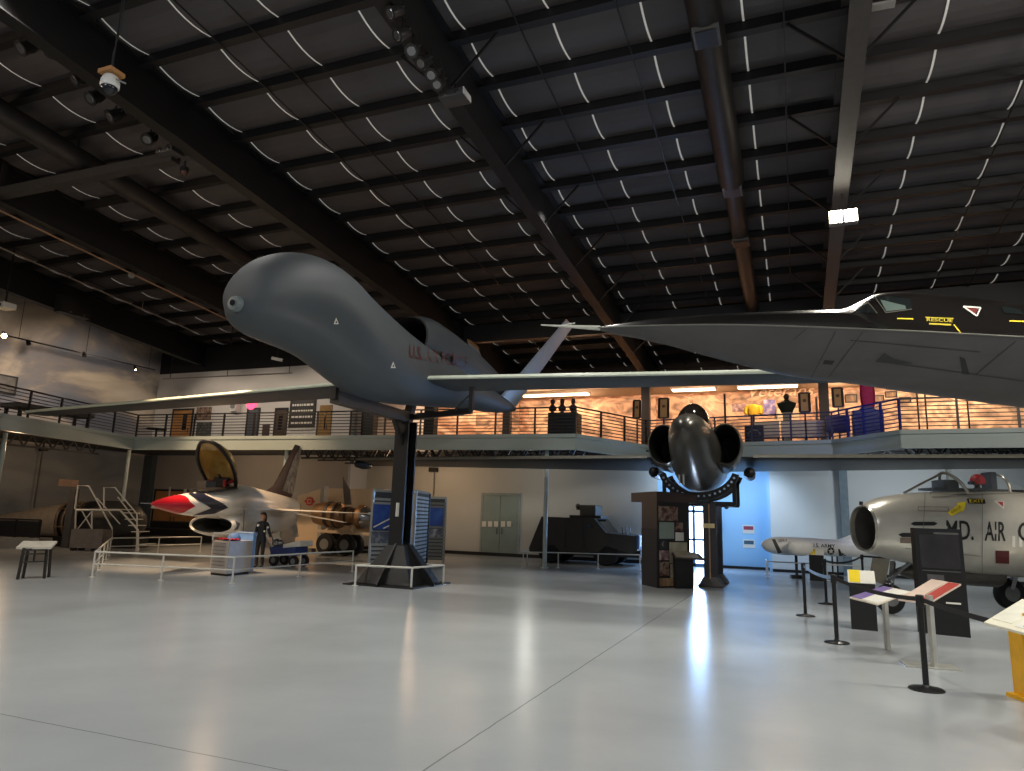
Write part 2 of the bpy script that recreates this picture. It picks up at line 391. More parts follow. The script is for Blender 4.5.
railing(EDGE[6]+ins, EDGE[7]+ins, 'black railing at the upper right below the dark jet', skip=1)
# ------------------------------------------------------------------ upstairs, left: doors, posters, plaque on the wall Y=YB
YW = YB-.02
def rectY(x0, y0, x1, y1, Y): # pixel box on a wall plane -> world corners
    a = onY(x0, y1, Y); b = onY(x1, y0, Y); return min(a.x, b.x), max(a.x, b.x), min(a.z, b.z), max(a.z, b.z)
def door(i, px, zb, zt, m, label, Y=YW, leaves=1, frame_m=None, glass=None):
    x0 = onY(px[0], px[2], Y).x; x1 = onY(px[1], px[2], Y).x
    d = MB().bb((x0, Y-.04, zb), (x0+.09, Y+.02, zt)).bb((x1-.09, Y-.04, zb), (x1, Y+.02, zt)).bb((x0+.09, Y-.04, zt-.09), (x1-.09, Y+.02, zt))
    o = d.build('door_%d' % i, frame_m or STEEL); o['kind'] = 'structure'
    w = (x1-x0-.18)/leaves
    for k in range(leaves):
        xa = x0+.09+w*k
        lf = MB().bb((xa+.01, Y-.03, zb+.01), (xa+w-.01, Y+.01, zt-.1)).build('leaf', m, o)
        hx = xa+w-.12 if k == 0 else xa+.12
        MB().bar((hx, Y-.07, zb+.95), (hx, Y-.07, zb+1.2), .03).bar((hx, Y-.02, zb+1.1), (hx, Y-.08, zb+1.1), .02).build('handle', CHROME, lf)
        if glass: 
            MB().bb((xa+glass, Y-.045, zb+1.0), (xa+w-glass, Y-.031, zt-.35)).build('pane', DKGLASS, lf)
    return o
door(1, (172, 193, 420), ZM, 6.85, WOOD, '', glass=None)
MB().bb((onY(184, 415, YW).x, YW-.05, 5.7), (onY(188, 415, YW).x, YW-.03, 6.5)).build('pane', DKGLASS, bpy.data.objects['door_1'])
door(2, (246, 259, 425), ZM, 6.75, mat('slate_door', (70, 74, 82), .5), '')
def board(px, Y, name, m, label, cat, group=None, fr=None, depth=.04, frm=None):
    x0, x1, z0, z1 = rectY(*px, Y); 
    if not fr: return solo(MB().bb((x0, Y-depth, z0), (x1, Y, z1)), name, m, label, cat, group)
    t = thing(name, label, cat, ((x0+x1)/2, Y, z0), 0, group)
    MB().bb((x0, Y-depth, z0), (x0+fr, Y, z1)).bb((x1-fr, Y-depth, z0), (x1, Y, z1)).bb((x0+fr, Y-depth, z0), (x1-fr, Y, z0+fr)).bb((x0+fr, Y-depth, z1-fr), (x1-fr, Y, z1)).build('frame', frm or BLACK, t)
    MB().bb((x0+fr, Y-depth*.6, z0+fr), (x1-fr, Y, z1-fr)).build('picture', m, t); return t
COLL = wallmat('dark_collage', [(30, 28, 30), (90, 50, 45), (150, 130, 110), (40, 50, 40)], 5, .5, 3)
board((196, 407, 212, 420), YW, 'poster', COLL, 'upper red and dark picture poster right of the tan door upstairs', 'poster')
board((196, 422, 212, 436), YW, 'poster', wallmat('dark_collage2', [(24, 26, 28), (70, 76, 72), (120, 110, 100)], 6, .5, 3), 'lower dark picture poster right of the tan door upstairs', 'poster')
t = thing('exit_sign', 'round glowing pink exit sign above the slate door', 'exit sign', onY(252, 404, YW))
p = onY(252, 404, YW); MB().lathe([(.30, 0), (.30, .05)], p, (0, -1, 0), 20).build('disc', mat('pink_glow', (240, 70, 110), .5, var=0, emit=2.2), t)
p = onY(238, 405, YW); 
t = thing('loudspeaker', 'white wall loudspeaker upstairs left of the pink exit sign', 'speaker', p)
MB().hull8([p+V(q) for q in ((-.2, -.3, -.35), (.15, -.3, -.35), (.15, 0, -.45), (-.2, 0, -.45), (-.25, -.35, .5), (.25, -.35, .5), (.25, 0, .5), (-.25, 0, .5))]).build('cabinet', WHITE, t)
MB().bb(p+V((-.15, -.37, -.2)), p+V((.1, -.345, .4))).build('grille', GREY, t)
BRN = mat('brown_panel', (60, 42, 32), .6, var=.2); BRASS = mat('aged_gold_panel', (146, 112, 60), .5, var=.2)
door(3, (274, 287, 425), ZM, 6.7, BRN, '', glass=.2)
board((262, 424, 270, 437), YW, 'poster', BRN, 'small dark notice board low on the wall left of the brown door', 'notice board')
t = board((288.5, 397, 317, 428), YW, 'plaque', mat('plaque_black', (34, 30, 29), .5), 'large black wall plaque covered with lines of pale writing', 'plaque', fr=.05)
x0, x1, z0, z1 = rectY(288.5, 397, 317, 428, YW)
for k, s_ in enumerate(range(7)):
    w_ = (x1-x0)*(.8 if k < 5 else .55); xa = (x0+x1)/2-w_/2
    lm = MB(); xx = xa
    while xx < xa+w_:
        ww = random.uniform(.06, .2); lm.bb((xx, YW-.046, z1-.42-k*.3), (min(xx+ww, xa+w_), YW-.04, z1-.32-k*.3)); xx += ww+.05
    lm.build('line_of_writing', PALE, t)
door(4, (319, 331, 425), ZM, 6.75, BRASS, '', frame_m=BRASS, glass=.22)
xs = onY(333, 410, YW).x
for (a, b, lab) in (((333, 410, 340, 424), .3, 'black framed picture upstairs, left one of the pair by the dark beam end'), ((340, 411, 346, 424), .3, 'black framed picture upstairs, right one of the pair by the dark beam end'), ((334.5, 425, 341, 437), .3, 'black framed picture upstairs hanging below the pair')):
    board(a, 28.0, 'framed_picture', wallmat('small_print', [(26, 26, 30), (50, 50, 54), (170, 165, 150)], 6, .5, 3, [.3, .6, .8]), lab, 'picture', fr=.06)
struct(MB().bb((-19.3, 28.02, ZM), (onY(348, 420, 28).x+.3, 28.12, 8.15)), 'wall_gallery_divider', UW)
# display table, pedestal table and picture by the mural
p = onX(48, 421, -27.5); t = thing('display_table', 'low dark display table behind the left railing by the cloud mural', 'table', (p.x, p.y, ZM))
MB().bb((p.x-.5, p.y-1.6, ZM+.62), (p.x+.5, p.y+1.6, ZM+.8)).build('tabletop', mat('grey_top', (84, 80, 78), .5), t)
for sx in (-.4, .4):
    for sy in (-1.4, 1.4): MB().bb((p.x+sx-.05, p.y+sy-.05, ZM), (p.x+sx+.05, p.y+sy+.05, ZM+.62)).build('leg', BLACK, t)
p = onY(156, 434, 24.6); t = thing('pedestal_table', 'small dark round pedestal table behind the railing left of the tan door', 'table', (p.x, 24.6, ZM))
MB().lathe([(.3, 0), (.3, .03), (.05, .06), (.05, .7)], (p.x, 24.6, ZM), n=16).build('pedestal', BLACK, t, smooth=True)
MB().lathe([(.45, .7), (.45, .76)], (p.x, 24.6, ZM), n=20).build('tabletop', BLACK, t)
a = onX(17, 386, XL+.05); t = thing('framed_picture', 'dark framed picture on the cloud mural at the far left', 'picture', a)
MB().bb((XL, a.y-2.3, a.z-.45), (XL+.06, a.y, a.z+.4)).build('frame', BLACK, t); MB().bb((XL+.05, a.y-2.2, a.z-.37), (XL+.075, a.y-.1, a.z+.32)).build('picture', mat('dim_print', (92, 90, 86), .4, var=.4, scale=3), t)
# ------------------------------------------------------------------ gallery: mural pieces, exhibits, cove lights
for x0, x1, c_ in (((-16.5), -13.9, (200, 156, 120)), (-13.3, -6.4, (220, 176, 140)), (-6.0, 1.2, (206, 162, 128)), (1.7, 14, (224, 184, 150))):
    m_ = wallmat('mural_panel_%d' % int(x0), [tuple(int(v*.55) for v in c_), tuple(int(v*.8) for v in c_), c_, tuple(min(255, int(v*1.12)) for v in c_)], .9, .6, 6, [.32, .45, .55, .68], (1, 1, 1.6), 2)
    solo(MB().bb((x0, 35.6, ZM-.02), (x1, 35.75, 8.0)), 'mural_panel', m_, {-16: 'warm painted mural panel behind the drone mast', -13: 'swirling tan mural panel left of the dark gallery column', -6: 'tan mural panel behind the jersey and busts', 1: 'bright tan mural panel at the right end of the gallery'}[int(x0)], 'mural', 'gallery wall murals')
COVE = mat('cove_glow', (255, 235, 205), .5, var=0, emit=12, ecol=(255, 226, 185))
for x0, x1, lab in ((-13.3, -9.6, 'long glowing gallery ceiling light above the swirling tan mural'), (-5.4, -3.3, 'glowing gallery ceiling light just right of the dark column'), (-2.3, .4, 'glowing gallery ceiling light above the jersey exhibits'), (3.5, 9, 'glowing gallery ceiling light at the right end'), (-18.6, -15, 'glowing gallery ceiling light above the mural behind the drone')):
    t = thing('ceiling_light', lab, 'ceiling light', ((x0+x1)/2, 34.4, 8.15), 0, 'gallery ceiling lights')
    MB().bb((x0, 34.2, 8.09), (x1, 34.75, 8.15)).build('housing', WHITE, t); MB().bb((x0+.05, 34.25, 8.06), (x1-.05, 34.7, 8.085)).build('diffuser', COVE, t)
# black display box with three busts
a = EDGE[3]; x0 = onY(549, 425, 23.9).x; x1 = onY(577, 425, 23.9).x
solo(MB().bb((x0, 23.75, ZM), (x1, 24.5, ZM+.85)), 'display_box', BLACK, 'black display box behind the railing corner left of the dark column', 'display box')
for px_, w_ in ((552.5, 'left'), (562, 'middle'), (573, 'right')):
    p = onY(px_, 415, 24.1); t = thing('bust', '%s one of three dark busts on the black display box' % w_, 'bust', (p.x, 24.1, ZM+.85), 0, 'busts on the black display box')
    MB().lathe([(.15, 0), (.16, .03), (.06, .07), (.14, .16), (.155, .25), (.06, .33), (.06, .36)], (p.x, 24.1, ZM+.85), n=14).build('torso', mat('dark_bronze', (40, 30, 26), .5), t, smooth=True)
    MB().ball((p.x, 24.1, ZM+1.30), .1, sc=(.85, 1, 1.15)).build('head', MATS['dark_bronze'], t, smooth=True)
def standing_frame(px, Y, lab, tilt=.12):
    x0, x1, z0, z1 = rectY(*px, Y); t = thing('framed_picture', lab, 'picture', ((x0+x1)/2, Y, ZM))
    f_ = .09
    m1 = MB()
    for a_, b_ in (((x0, z0), (x0, z1)), ((x1, z0), (x1, z1)), ((x0, z0), (x1, z0)), ((x0, z1), (x1, z1))): m1.bar((a_[0], Y+tilt*(a_[1]-z0), a_[1]), (b_[0], Y+tilt*(b_[1]-z0), b_[1]), f_, .06)
    m1.build('frame', mat('dark_wood', (58, 28, 20), .4), t)
    MB().hull8([(x, Y+tilt*(z-z0)+dy, z) for z, dy0 in ((z0, 0), (z1, 0)) for x, dy in ((x0, 0), (x1, 0), (x1, .03), (x0, .03))]).build('picture', mat('tan_print', (206, 158, 104), .5, var=.1, scale=2), t)
    c_ = ((x0+x1)/2, Y-.01+tilt*(z1-z0)*.55, z0+(z1-z0)*.6); MB().ball(c_, .07, 8, (1, .2, 1)).build('emblem', mat('emblem_tan', (120, 84, 56), .6), t)
    if z0 > ZM+.1: MB().bar(((x0+x1)/2, Y+.08, ZM), ((x0+x1)/2, Y+.08, z0), .06).build('stand', BLACK, t)
standing_frame((659, 398, 668, 418), 29.5, 'dark framed picture on a stand just right of the dark gallery column')
standing_frame((800, 392.5, 809, 412), 29, 'brown framed picture left of the right-hand gallery column')
standing_frame((833.5, 387.5, 842, 407), 29, 'brown framed picture right of the right-hand gallery column')
t = standing_frame((633.5, 400, 640, 418), 29.5, 'narrow framed picture left of the dark gallery column')
# jersey, torso, frame, posts
Y = 32.5; c0 = onY(753.5, 415, Y); sc_ = 1
t = thing('jersey_display', 'yellow sweater on a display stand behind the spy plane', 'jersey', (c0.x, Y, ZM))
jz = c0.z
MB().bar((c0.x, Y, ZM), (c0.x, Y, jz), .08).build('stand', BLACK, t)
MB().loft([sect((c0.x, Y), (1, 0, 0), *q) for q in ()] or [[V((c0.x+hw*math.cos(2*PI*k/16), Y+.16*math.sin(2*PI*k/16), jz+z)) for k in range(16)] for hw, z in ((.22, 0), (.25, .15), (.3, .32), (.27, .42), (.12, .47))]).build('sweater', mat('mustard_knit', (214, 168, 34), .8), t, smooth=True)
for sx in (-1, 1): MB().tube([(c0.x+sx*.24, Y, jz+.38), (c0.x+sx*.34, Y-.03, jz+.2), (c0.x+sx*.30, Y-.1, jz+.03)], [.1, .09, .07], 10).build('sleeve', MATS['mustard_knit'], t, smooth=True)
MB().lathe([(.1, 0), (.09, .05)], (c0.x, Y, jz+.45), n=12).build('collar', mat('navy_cloth', (26, 30, 60), .8), t)
c0 = onY(787, 413, 31.5); Y = 31.5
t = thing('bust', 'dark green uniform torso on a pale pedestal behind the spy plane', 'bust', (c0.x, Y, ZM))
MB().bb((c0.x-.17, Y-.17, ZM), (c0.x+.17, Y+.17, c0.z)).build('pedestal', mat('cream_plinth', (206, 192, 164), .6), t)
MB().loft([[V((c0.x+hw*math.cos(2*PI*k/16), Y+.5*hw*math.sin(2*PI*k/16), c0.z+z)) for k in range(16)] for hw, z in ((.22, 0), (.26, .12), (.36, .3), (.38, .42), (.12, .52), (.1, .57))]).build('torso', mat('olive_cloth', (38, 44, 34), .8), t, smooth=True)
MB().ball((c0.x, Y, c0.z+.69), .13, sc=(.9, 1, 1.1)).build('head', BRN, t, smooth=True)
board((764, 399.5, 775, 414.5), 33, 'poster', wallmat('purple_print', [(40, 34, 70), (110, 100, 150), (190, 180, 190)], 4, .5, 3), 'purple and white picture board right of the yellow sweater', 'poster')
board((732, 404, 746, 412), 33, 'poster', wallmat('busy_print', [(60, 40, 50), (150, 120, 120), (210, 190, 170)], 5, .5, 3), 'small busy picture panel left of the yellow sweater', 'poster')
board((775, 408, 799, 430), 33.2, 'information_board', mat('cream_panel', (232, 208, 168), .5), 'cream text panel behind the green uniform torso', 'text panel')
text_flat('Veterans', onY(750, 397, 35.55), V((2.9, 0, 0)), V((0, 0, .5)), 'wall_script', mat('script_cream', (240, 208, 170), .5, var=0), None, shear=.3)
tag(bpy.data.objects['wall_script'], 'pale slanted script lettering on the tan mural above the exhibits', 'lettering')
for px_, Y, top, lab in ((724.5, 30, 394, 'dark slim post behind the spy plane canopy'), (816, 30.5, 397, 'pale slim post left of the right-hand gallery column')):
    p = onY(px_, top, Y); solo(MB().lathe([(.14, 0), (.14, .03), (.045, .05), (.045, p.z-ZM)], (p.x, Y, ZM), n=10), 'display_post', BRN if px_ < 800 else mat('cream_plinth', (0, 0, 0)), lab, 'post')
p = onY(754.5, 440, 26.9); t = thing('equipment_case', 'small dark blue case with an arched grey emblem behind the recess railing', 'case', (p.x, 26.9, ZM))
MB().bb((p.x-.33, 26.75, ZM), (p.x+.33, 27.05, ZM+.66)).build('box', mat('navy_case', (30, 32, 52), .5), t, bevel=.03)
MB().tube([(p.x+.2*math.cos(a), 26.74, ZM+.3+.16*math.sin(a)) for a in [PI*k/10 for k in range(11)]], .035, 6).build('emblem', GREY, t)
p = onY(868.5, 434, 26.2); t = thing('display_box', 'tall blue display box behind the blue-lit railing', 'display box', (p.x, 26.2, ZM))
MB().bb((p.x-.46, 25.9, ZM), (p.x+.46, 26.6, ZM+.98)).build('box', mat('royal_blue', (10, 26, 84), .4, var=.05), t, bevel=.02)
MB().hull8([(p.x+a, 26.25+b, ZM+z) for z, k in ((.98, 1), (1.12, .5)) for a, b in ((-.3*k, -.2), (.3*k, -.2), (.3*k, .2), (-.3*k, .2))]).build('lid', MATS['royal_blue'], t)
rg = [[V((p.x+.05+(hw+.025*math.sin(5*2*PI*k/24))*math.cos(2*PI*k/24), 26.25+.5*hw*math.sin(2*PI*k/24), ZM+z)) for k in range(24)] for hw, z in ((.17, 1.12), (.21, 1.3), (.22, 1.6), (.2, 2.0), (.17, 2.3), (.05, 2.35))]
solo(MB().loft(rg), 'draped_cloak', mat('crimson_cloth', (176, 24, 58), .7), 'bright crimson draped cloth standing on the tall blue box', 'cloth', smooth=True)
p = onY(838, 432, 28); t = thing('side_table', 'small dark purple table behind the blue-lit railing by the right column', 'table', (p.x, 28, ZM))
MB().bb((p.x-.4, 27.8, ZM+.5), (p.x+.4, 28.3, ZM+1.1)).build('cabinet', mat('plum_panel', (70, 56, 84), .5), t)
for sx in (-.36, .36): MB().bb((p.x+sx-.03, 27.82, ZM), (p.x+sx+.03, 28.28, ZM+.5)).build('leg', PALE, t)
for k, px_ in enumerate((767, 794, 818)):
    p = onY(px_, 432, 28.6); t = thing('display_case', ('low pale display case left of the green torso', 'low pale display case below the green torso', 'low pale display case beside the right-hand column')[k], 'display case', (p.x, 28.6, ZM))
    MB().bb((p.x-.45, 28.4, ZM+.4), (p.x+.45, 28.9, ZM+1.0)).build('case', mat('cream_case', (214, 190, 160), .4, var=.1), t)
    for sx in (-.4, .4): MB().bb((p.x+sx-.03, 28.45, ZM), (p.x+sx+.03, 28.85, ZM+.4)).build('leg', BLACK, t)
for k, (px, lab) in enumerate(((( 845, 394, 857, 403), 'wide framed photo left of the crimson cloth'), ((873, 395, 884, 403), 'wide framed photo right of the crimson cloth'), ((885, 391, 897, 398), 'dark framed photo near the upper right railing post'), ((899, 397, 911, 403), 'small framed photo just under the dark jet'))):
    board(px, 34.5, 'framed_picture', wallmat('sepia_print', [(70, 50, 36), (150, 116, 80), (210, 180, 140)], 3, .5, 4), lab, 'picture', fr=.05)
for px_, lab in ((918, 'first slim dark gallery post under the jet'), (926, 'second slim dark gallery post under the jet'), (968, 'third slim dark gallery post under the jet')):
    p = onY(px_, 410, 30); solo(MB().lathe([(.12, 0), (.12, .03), (.03, .05), (.03, 2.6)], (p.x, 30, ZM), n=8), 'display_post', BRN, lab, 'post')
for px0, px1, lab in ((427, 437, 'wide dark exhibit panel behind the drone mast'), (365, 377, 'dark exhibit cabinet where the pale wall meets the warm gallery')):
    x0 = onY(px0, 420, 28.5).x; x1 = onY(px1, 420, 28.5).x; solo(MB().bb((x0, 28.2, ZM), (x1, 28.6, 8.0 if px0 > 400 else 7.0)), 'exhibit_cabinet', BLACK, lab, 'exhibit panel')
# ------------------------------------------------------------------ lower wall doors and signs
door(5, (154, 197, 500), 0, 2.6, WOOD, '', leaves=2)
for px in ((168, 487, 171, 500), (183, 489, 187, 498)):
    board(px, YW-.05, 'notice', WHITE, 'white notice on the %s leaf of the lower wooden door' % ('left' if px[0] < 175 else 'right'), 'notice', depth=.01)
FROST = mat('frosted_glass', (132, 146, 140), .25, var=.1, scale=1)
d6 = door(6, (480, 519.5, 540), 0, 2.75, FROST, '', Y=29.28, leaves=2, frame_m=mat('door_frame_grey', (140, 150, 146), .4))
pa = MB()
for x in (484, 490, 496, 503, 509): 
    p = onY(x, 524, 29.2); pa.bb((p.x-.1, 29.2, p.z-.12), (p.x+.1, 29.21, p.z+.12))
pa.build('glass_lettering', WARM if False else PALE, d6, label='pale lettering marks on the glass door')
# exit door with daylight
MW_ = 29.3
DAY = mat('daylight_glass', (225, 240, 255), .2, var=0, emit=5, ecol=(205, 228, 255))
do = MB().bb((-4.45, 29.25, 0), (-4.35, 29.4, 2.75)).bb((-3.2, 29.25, 0), (-3.1, 29.4, 2.75)).bb((-3.82, 29.25, 0), (-3.73, 29.4, 2.75)).bb((-4.35, 29.25, 2.1), (-3.2, 29.4, 2.2)).bb((-4.35, 29.25, 2.65), (-3.2, 29.4, 2.75)).bb((-4.35, 29.25, 1.0), (-3.2, 29.4, 1.08)).bb((-4.35, 29.25, 0), (-3.2, 29.4, .12))
do = do.build('door_7', mat('blue_door_frame', (90, 130, 180), .4)); do['kind'] = 'structure'
MB().bb((-4.35, 29.34, .12), (-3.2, 29.36, 2.65)).build('pane', DAY, do)
for z_, lab, c_ in ((1.55, 'red and white safety notice on the blue-lit wall', (150, 60, 80)), (1.0, 'small dark safety notice below the red one on the blue-lit wall', (60, 90, 110))):
    t = thing('safety_notice', lab, 'sign', (-1.7, 29.28, z_-.2)); MB().bb((-1.92, 29.27, z_-.2), (-1.48, 29.3, z_+.12)).build('sheet', PALE, t); MB().bb((-1.88, 29.262, z_-.06), (-1.52, 29.272, z_+.08)).build('picture', mat('notice_%d' % int(z_*10), c_, .5), t)
solo(MB().bb((-2.98, 29.25, 1.45), (-2.62, 29.3, 1.8)), 'wall_panel', BLUEW, 'small square access panel on the blue-lit wall right of the exit door', 'panel')
solo(MB().lathe([(.09, 0), (.07, .05)], (-2.5, 29.3, 2.35), (0, -1, 0), 12), 'wall_alarm', BLACK, 'small dark round alarm on the blue-lit wall', 'alarm')
p = onY(434.5, 470, 29.2); t = thing('wall_camera', 'small dark camera on the back wall left of the spy plane wing', 'camera', p)
MB().bb(p+V((-.18, -.25, -.1)), p+V((.18, 0, .1))).build('body', BLACK, t); MB().bar(p+V((0, -.02, -.1)), p+V((0, -.02, -2.2)), .05).build('conduit', mat('grey_conduit', (140, 138, 130), .5), t)
# ------------------------------------------------------------------ hung from the roof
def yz(x, y, dz): return V((x, y, RZ(y)+dz))
t = thing('air_duct', 'long dark round ventilation duct hung left of the floodlit girder', 'duct', yz(-1.05, 8, -.5))
DY1 = onX(731, 160, -1.2).y; DY2 = onX(752, 300, -1.2).y
MB().tube([yz(-1.2, y, -.38) for y in (2, DY1)], .33, 18).build('wide_run', DUCT, t, smooth=True)
MB().tube([yz(-1.2, y, -.36) for y in (DY1, DY2)], .25, 18).build('narrow_run', DUCT, t, smooth=True)
for y in (onX(706, 10, -1.2).y, DY1+.2, onX(741, 245, -1.2).y):
    r_ = .33 if y < DY1 else .25
    MB().bb(yz(-1.45, y-.3, -.38-r_-.02), yz(-.95, y+.3, -.34-r_+.06)).build('grille', mat('grille_grey', (92, 90, 86), .5), t)
    MB().bb(yz(-1.4, y-.25, -.38-r_-.035), yz(-1.0, y+.25, -.38-r_-.0)).build('louvre', BLACK, t)
for y in (5, 9, 13, 18, 23): MB().bar(yz(-1.2, y, 0), yz(-1.2, y, -.15), .03).build('hanger', STEEL, t)
t = thing('air_duct', 'dark round ventilation duct at the upper left below the long girder', 'duct', yz(-16, 8, -.6))
MB().tube([yz(-18.0, y, -.55) for y in (4, 26)], .3, 16).build('run', DUCT, t, smooth=True)
for y in (8, 12, 16, 20, 23.5): MB().bar(yz(-18.0, y, 0), yz(-18.0, y, -.3), .03).build('hanger', STEEL, t)
GPIPE = mat('pale_pipe', (150, 138, 128), .4, var=.1)
solo(MB().tube([yz(-27.0, y, -.35) for y in (5, 25.3)], .035, 8).bar(yz(-27.0, 12, 0), yz(-27.0, 12, -.35), .03).bar(yz(-27.0, 22, 0), yz(-27.0, 22, -.35), .03), 'sprinkler_pipe', GPIPE, 'thin pale pipe running under the roof above the cloud mural', 'pipe')
solo(MB().tube([yz(-21.85, y, -1.28) for y in (6, 25.3)], .03, 8), 'conduit_pipe', mat('ochre_pipe', (150, 116, 88), .5), 'thin ochre conduit under the girder left of the drone nose', 'pipe')
# floodlight
fl = onY(843, 218, 18.3); fl = onX(843, 218, 1.42)
fl = V((1.42, fl.y, fl.z)); gz = RZ(fl.y)-GD-.04
t = thing('floodlight', 'twin-lamp floodlight shining under the right-hand girder', 'floodlight', (1.42, fl.y, gz))
MB().bar((1.42, fl.y, gz), (1.42, fl.y, fl.z+.14), .05).build('bracket', STEEL, t)
for sx in (-.17, .17):
    h_ = MB().bb((1.42+sx-.16, fl.y-.12, fl.z-.17), (1.42+sx+.16, fl.y+.1, fl.z+.17)).build('lamp_housing', GREY, t, bevel=.02)
    MB().bb((1.42+sx-.145, fl.y-.14, fl.z-.155), (1.42+sx+.145, fl.y-.122, fl.z+.155)).build('lens', mat('floodlight_glow', (255, 250, 235), .4, var=0, emit=22, ecol=(255, 246, 225)), h_)
# light fixture bar upper right
p = onX(868, 9, 1.55); t = thing('fluorescent_fixture', 'white bar light fixture under the right-hand girder at the top edge', 'light fixture', p)
MB().bar(p+V((-.12, 0, .02)), p+V((.42, 0, 0)), .16, .05).build('body', mat('fixture_white', (150, 146, 142), .5), t); MB().bar(p+V((-.0, 0, .03)), p+V((0, 0, .4)), .04).build('stem', STEEL, t)
MB().bar(p+V((.36, 0, .03)), p+V((.6, 0, .05)), .08).build('end_cap', STEEL, t)
# bracket beam at upper left
y_ = 12.2; a = onY(0, 194, y_); b = onY(176, 158, y_)
t = thing('bracket_beam', 'dark box beam spanning from the left edge to the long girder', 'beam', b)
MB().bar(a+(a-b)*.3, b, .28, .26).build('beam', mat('dusty_beam', (50, 47, 45), .6), t)
MB().bar(b+V((-.1, 0, 0)), V((b.x-.1, y_, RZ(y_))), .12).bar(a, V((a.x, y_, RZ(y_))), .12).build('hanger', STEEL, t)
# dome camera hanging
p = onD(110, 84, 9.2); zt = RZ(p.y); t = thing('dome_camera', 'white dome security camera hanging on a rod at the upper left', 'camera', p)
MB().lathe([(.012, .2), (.012, zt-p.z)], p+V((0, 0, 0)), n=6).build('rod', BLACK, t)
MB().tube([p+V((-.02, 0, .2)), p+V((-.06, .02, .5)), p+V((.02, .02, .9)), V((p.x+.01, p.y, zt))], .008, 5).build('cable', BLACK, t)
MB().bb(p+V((-.13, -.12, .14)), p+V((.13, .12, .2))).build('mount_plate', WOOD, t, label='tan wooden mount plate')
MB().lathe([(.05, .15), (.09, .12), (.125, .04), (.13, -.04), (.12, -.06)], p, n=20).build('housing', WHITE, t, smooth=True)
MB().ball(p+V((0, 0, -.06)), .112, 16).build('dome', mat('smoked_dome', (26, 28, 34), .06, var=0), t, smooth=True)
MB().bar(p+V((.12, 0, .05)), p+V((.26, .05, -.02)), .02).build('arm', GREY, t)
# theatre spotlights clamped along the girders
def spotlight(px_, py_, X, lab, grp, s=.16):
    p = onX(px_, py_, X); t = thing('spotlight', lab, 'spotlight', p, 0, grp)
    d = V((random.uniform(-.5, .5), -.7, -.7)).normalized()
    MB().lathe([(s*.6, -s), (s*.75, -s*.4), (s*.7, s*.5), (s*.85, s*.55), (s*.85, s*.8)], p, d, 12).build('can', mat('spot_black', (58, 56, 55), .3, metal=.5), t, smooth=True)
    MB().lathe([(s*.68, s*.7), (s*.5, s*.83)], p, d, 12).build('lens', CHROME, t)
    MB().tube([p+V((0, 0, 0)), p+V((s, .03, .1)), p+V((s*.6, .05, .35))], .018, 6).bar(p, p+V((0, 0, RZ(p.y)-GD-p.z if RZ(p.y)-GD > p.z+.1 else .25)), .03).build('yoke', STEEL, t)
for k, (x, y) in enumerate(((395, 12), (402, 34), (413, 50), (424, 62), (433, 74), (439, 83))):
    spotlight(x, y, -6.3, ('topmost', 'second', 'third', 'fourth', 'fifth', 'lowest')[k]+' of the small spotlights clamped along the middle girder', 'spotlights along the middle girder')
for k, (x, y) in enumerate(((27, 47), (54, 51), (80, 78), (95, 97), (115, 115), (150, 138), (176, 148))):
    spotlight(x, y, -15.0, ('first', 'second', 'third', 'fourth', 'fifth', 'sixth', 'seventh')[k]+' from the left edge of the spotlights on the long left girder', 'spotlights along the long left girder', .2)
def projector(px_, py_, X, lab):
    p = onX(px_, py_, X); t = thing('projector', lab, 'projector', p)
    MB().bb(p+V((-.28, -.2, -.09)), p+V((.28, .2, .07))).build('case', mat('projector_case', (70, 68, 68), .4), t, bevel=.02)
    for sx in (-.13, .15): MB().lathe([(.055, 0), (.05, .04)], p+V((sx, -.2, -.02)), (0, -1, 0), 12).build('lens', CHROME, t)
    MB().bar(p+V((0, 0, .07)), V((p.x, p.y, RZ(p.y)-(GD+.04 if X > -7 else .14))), .04).build('pole', STEEL, t)
projector(455, 97, -6.12, 'dark projector with two lenses at the end of the middle girder lights')
projector(170, 152, -14.5, 'dark projector at the end of the box beam')
p = onX(184, 172, -14.1); t = thing('dome_camera', 'small dark dome camera hanging below the box beam end', 'camera', p)
MB().lathe([(.03, .3), (.03, .15), (.1, .12), (.11, 0)], p, n=12).build('housing', BLACK, t, smooth=True); MB().ball(p, .1, 10).build('dome', mat('copper_dome', (80, 50, 40), .15), t, smooth=True)
# projector and track on the mural side
p = onX(5, 306, -27.6); t = thing('projector', 'white projector on a drop rod at the far left edge', 'projector', p)
MB().bb(p+V((-.3, -.25, -.12)), p+V((.3, .25, .1))).build('case', WHITE, t, bevel=.03); MB().lathe([(.07, 0), (.06, .05)], p+V((.1, -.25, -.02)), (0, -1, 0), 12).build('lens', DKGLASS, t)
MB().bar(p+V((0, 0, .1)), V((p.x, p.y, RZ(p.y))), .05).build('drop_rod', STEEL, t)
a = onX(0, 334, -28.6); b = onX(155, 370, -28.6)
t = thing('light_track', 'black light track with small lamps in front of the cloud mural', 'light track', a)
MB().bar(a, b, .05).build('track', BLACK, t)
for f_ in (.1, .5, .95): q = a+(b-a)*f_; MB().bar(q, V((q.x, q.y, RZ(q.y)-GD)), .015).build('hanger', BLACK, t)
for (x, y, e) in ((4, 334, 1), (28, 342, 0), (135, 368, 1), (84, 354, 0)):
    q = onX(x, y, -28.6); l_ = MB().lathe([(.05, .1), (.08, -.02), (.09, -.12)], q, (-.6, 0, .8), 10).build('lamp', BLACK, t, smooth=True)
    if e: MB().ball(q+V((.06, -.02, -.08)), .1 if x < 20 else .05, 8).build('bulb', mat('bulb_glow', (255, 225, 180), .5, var=0, emit=40, ecol=(255, 215, 150)), l_)
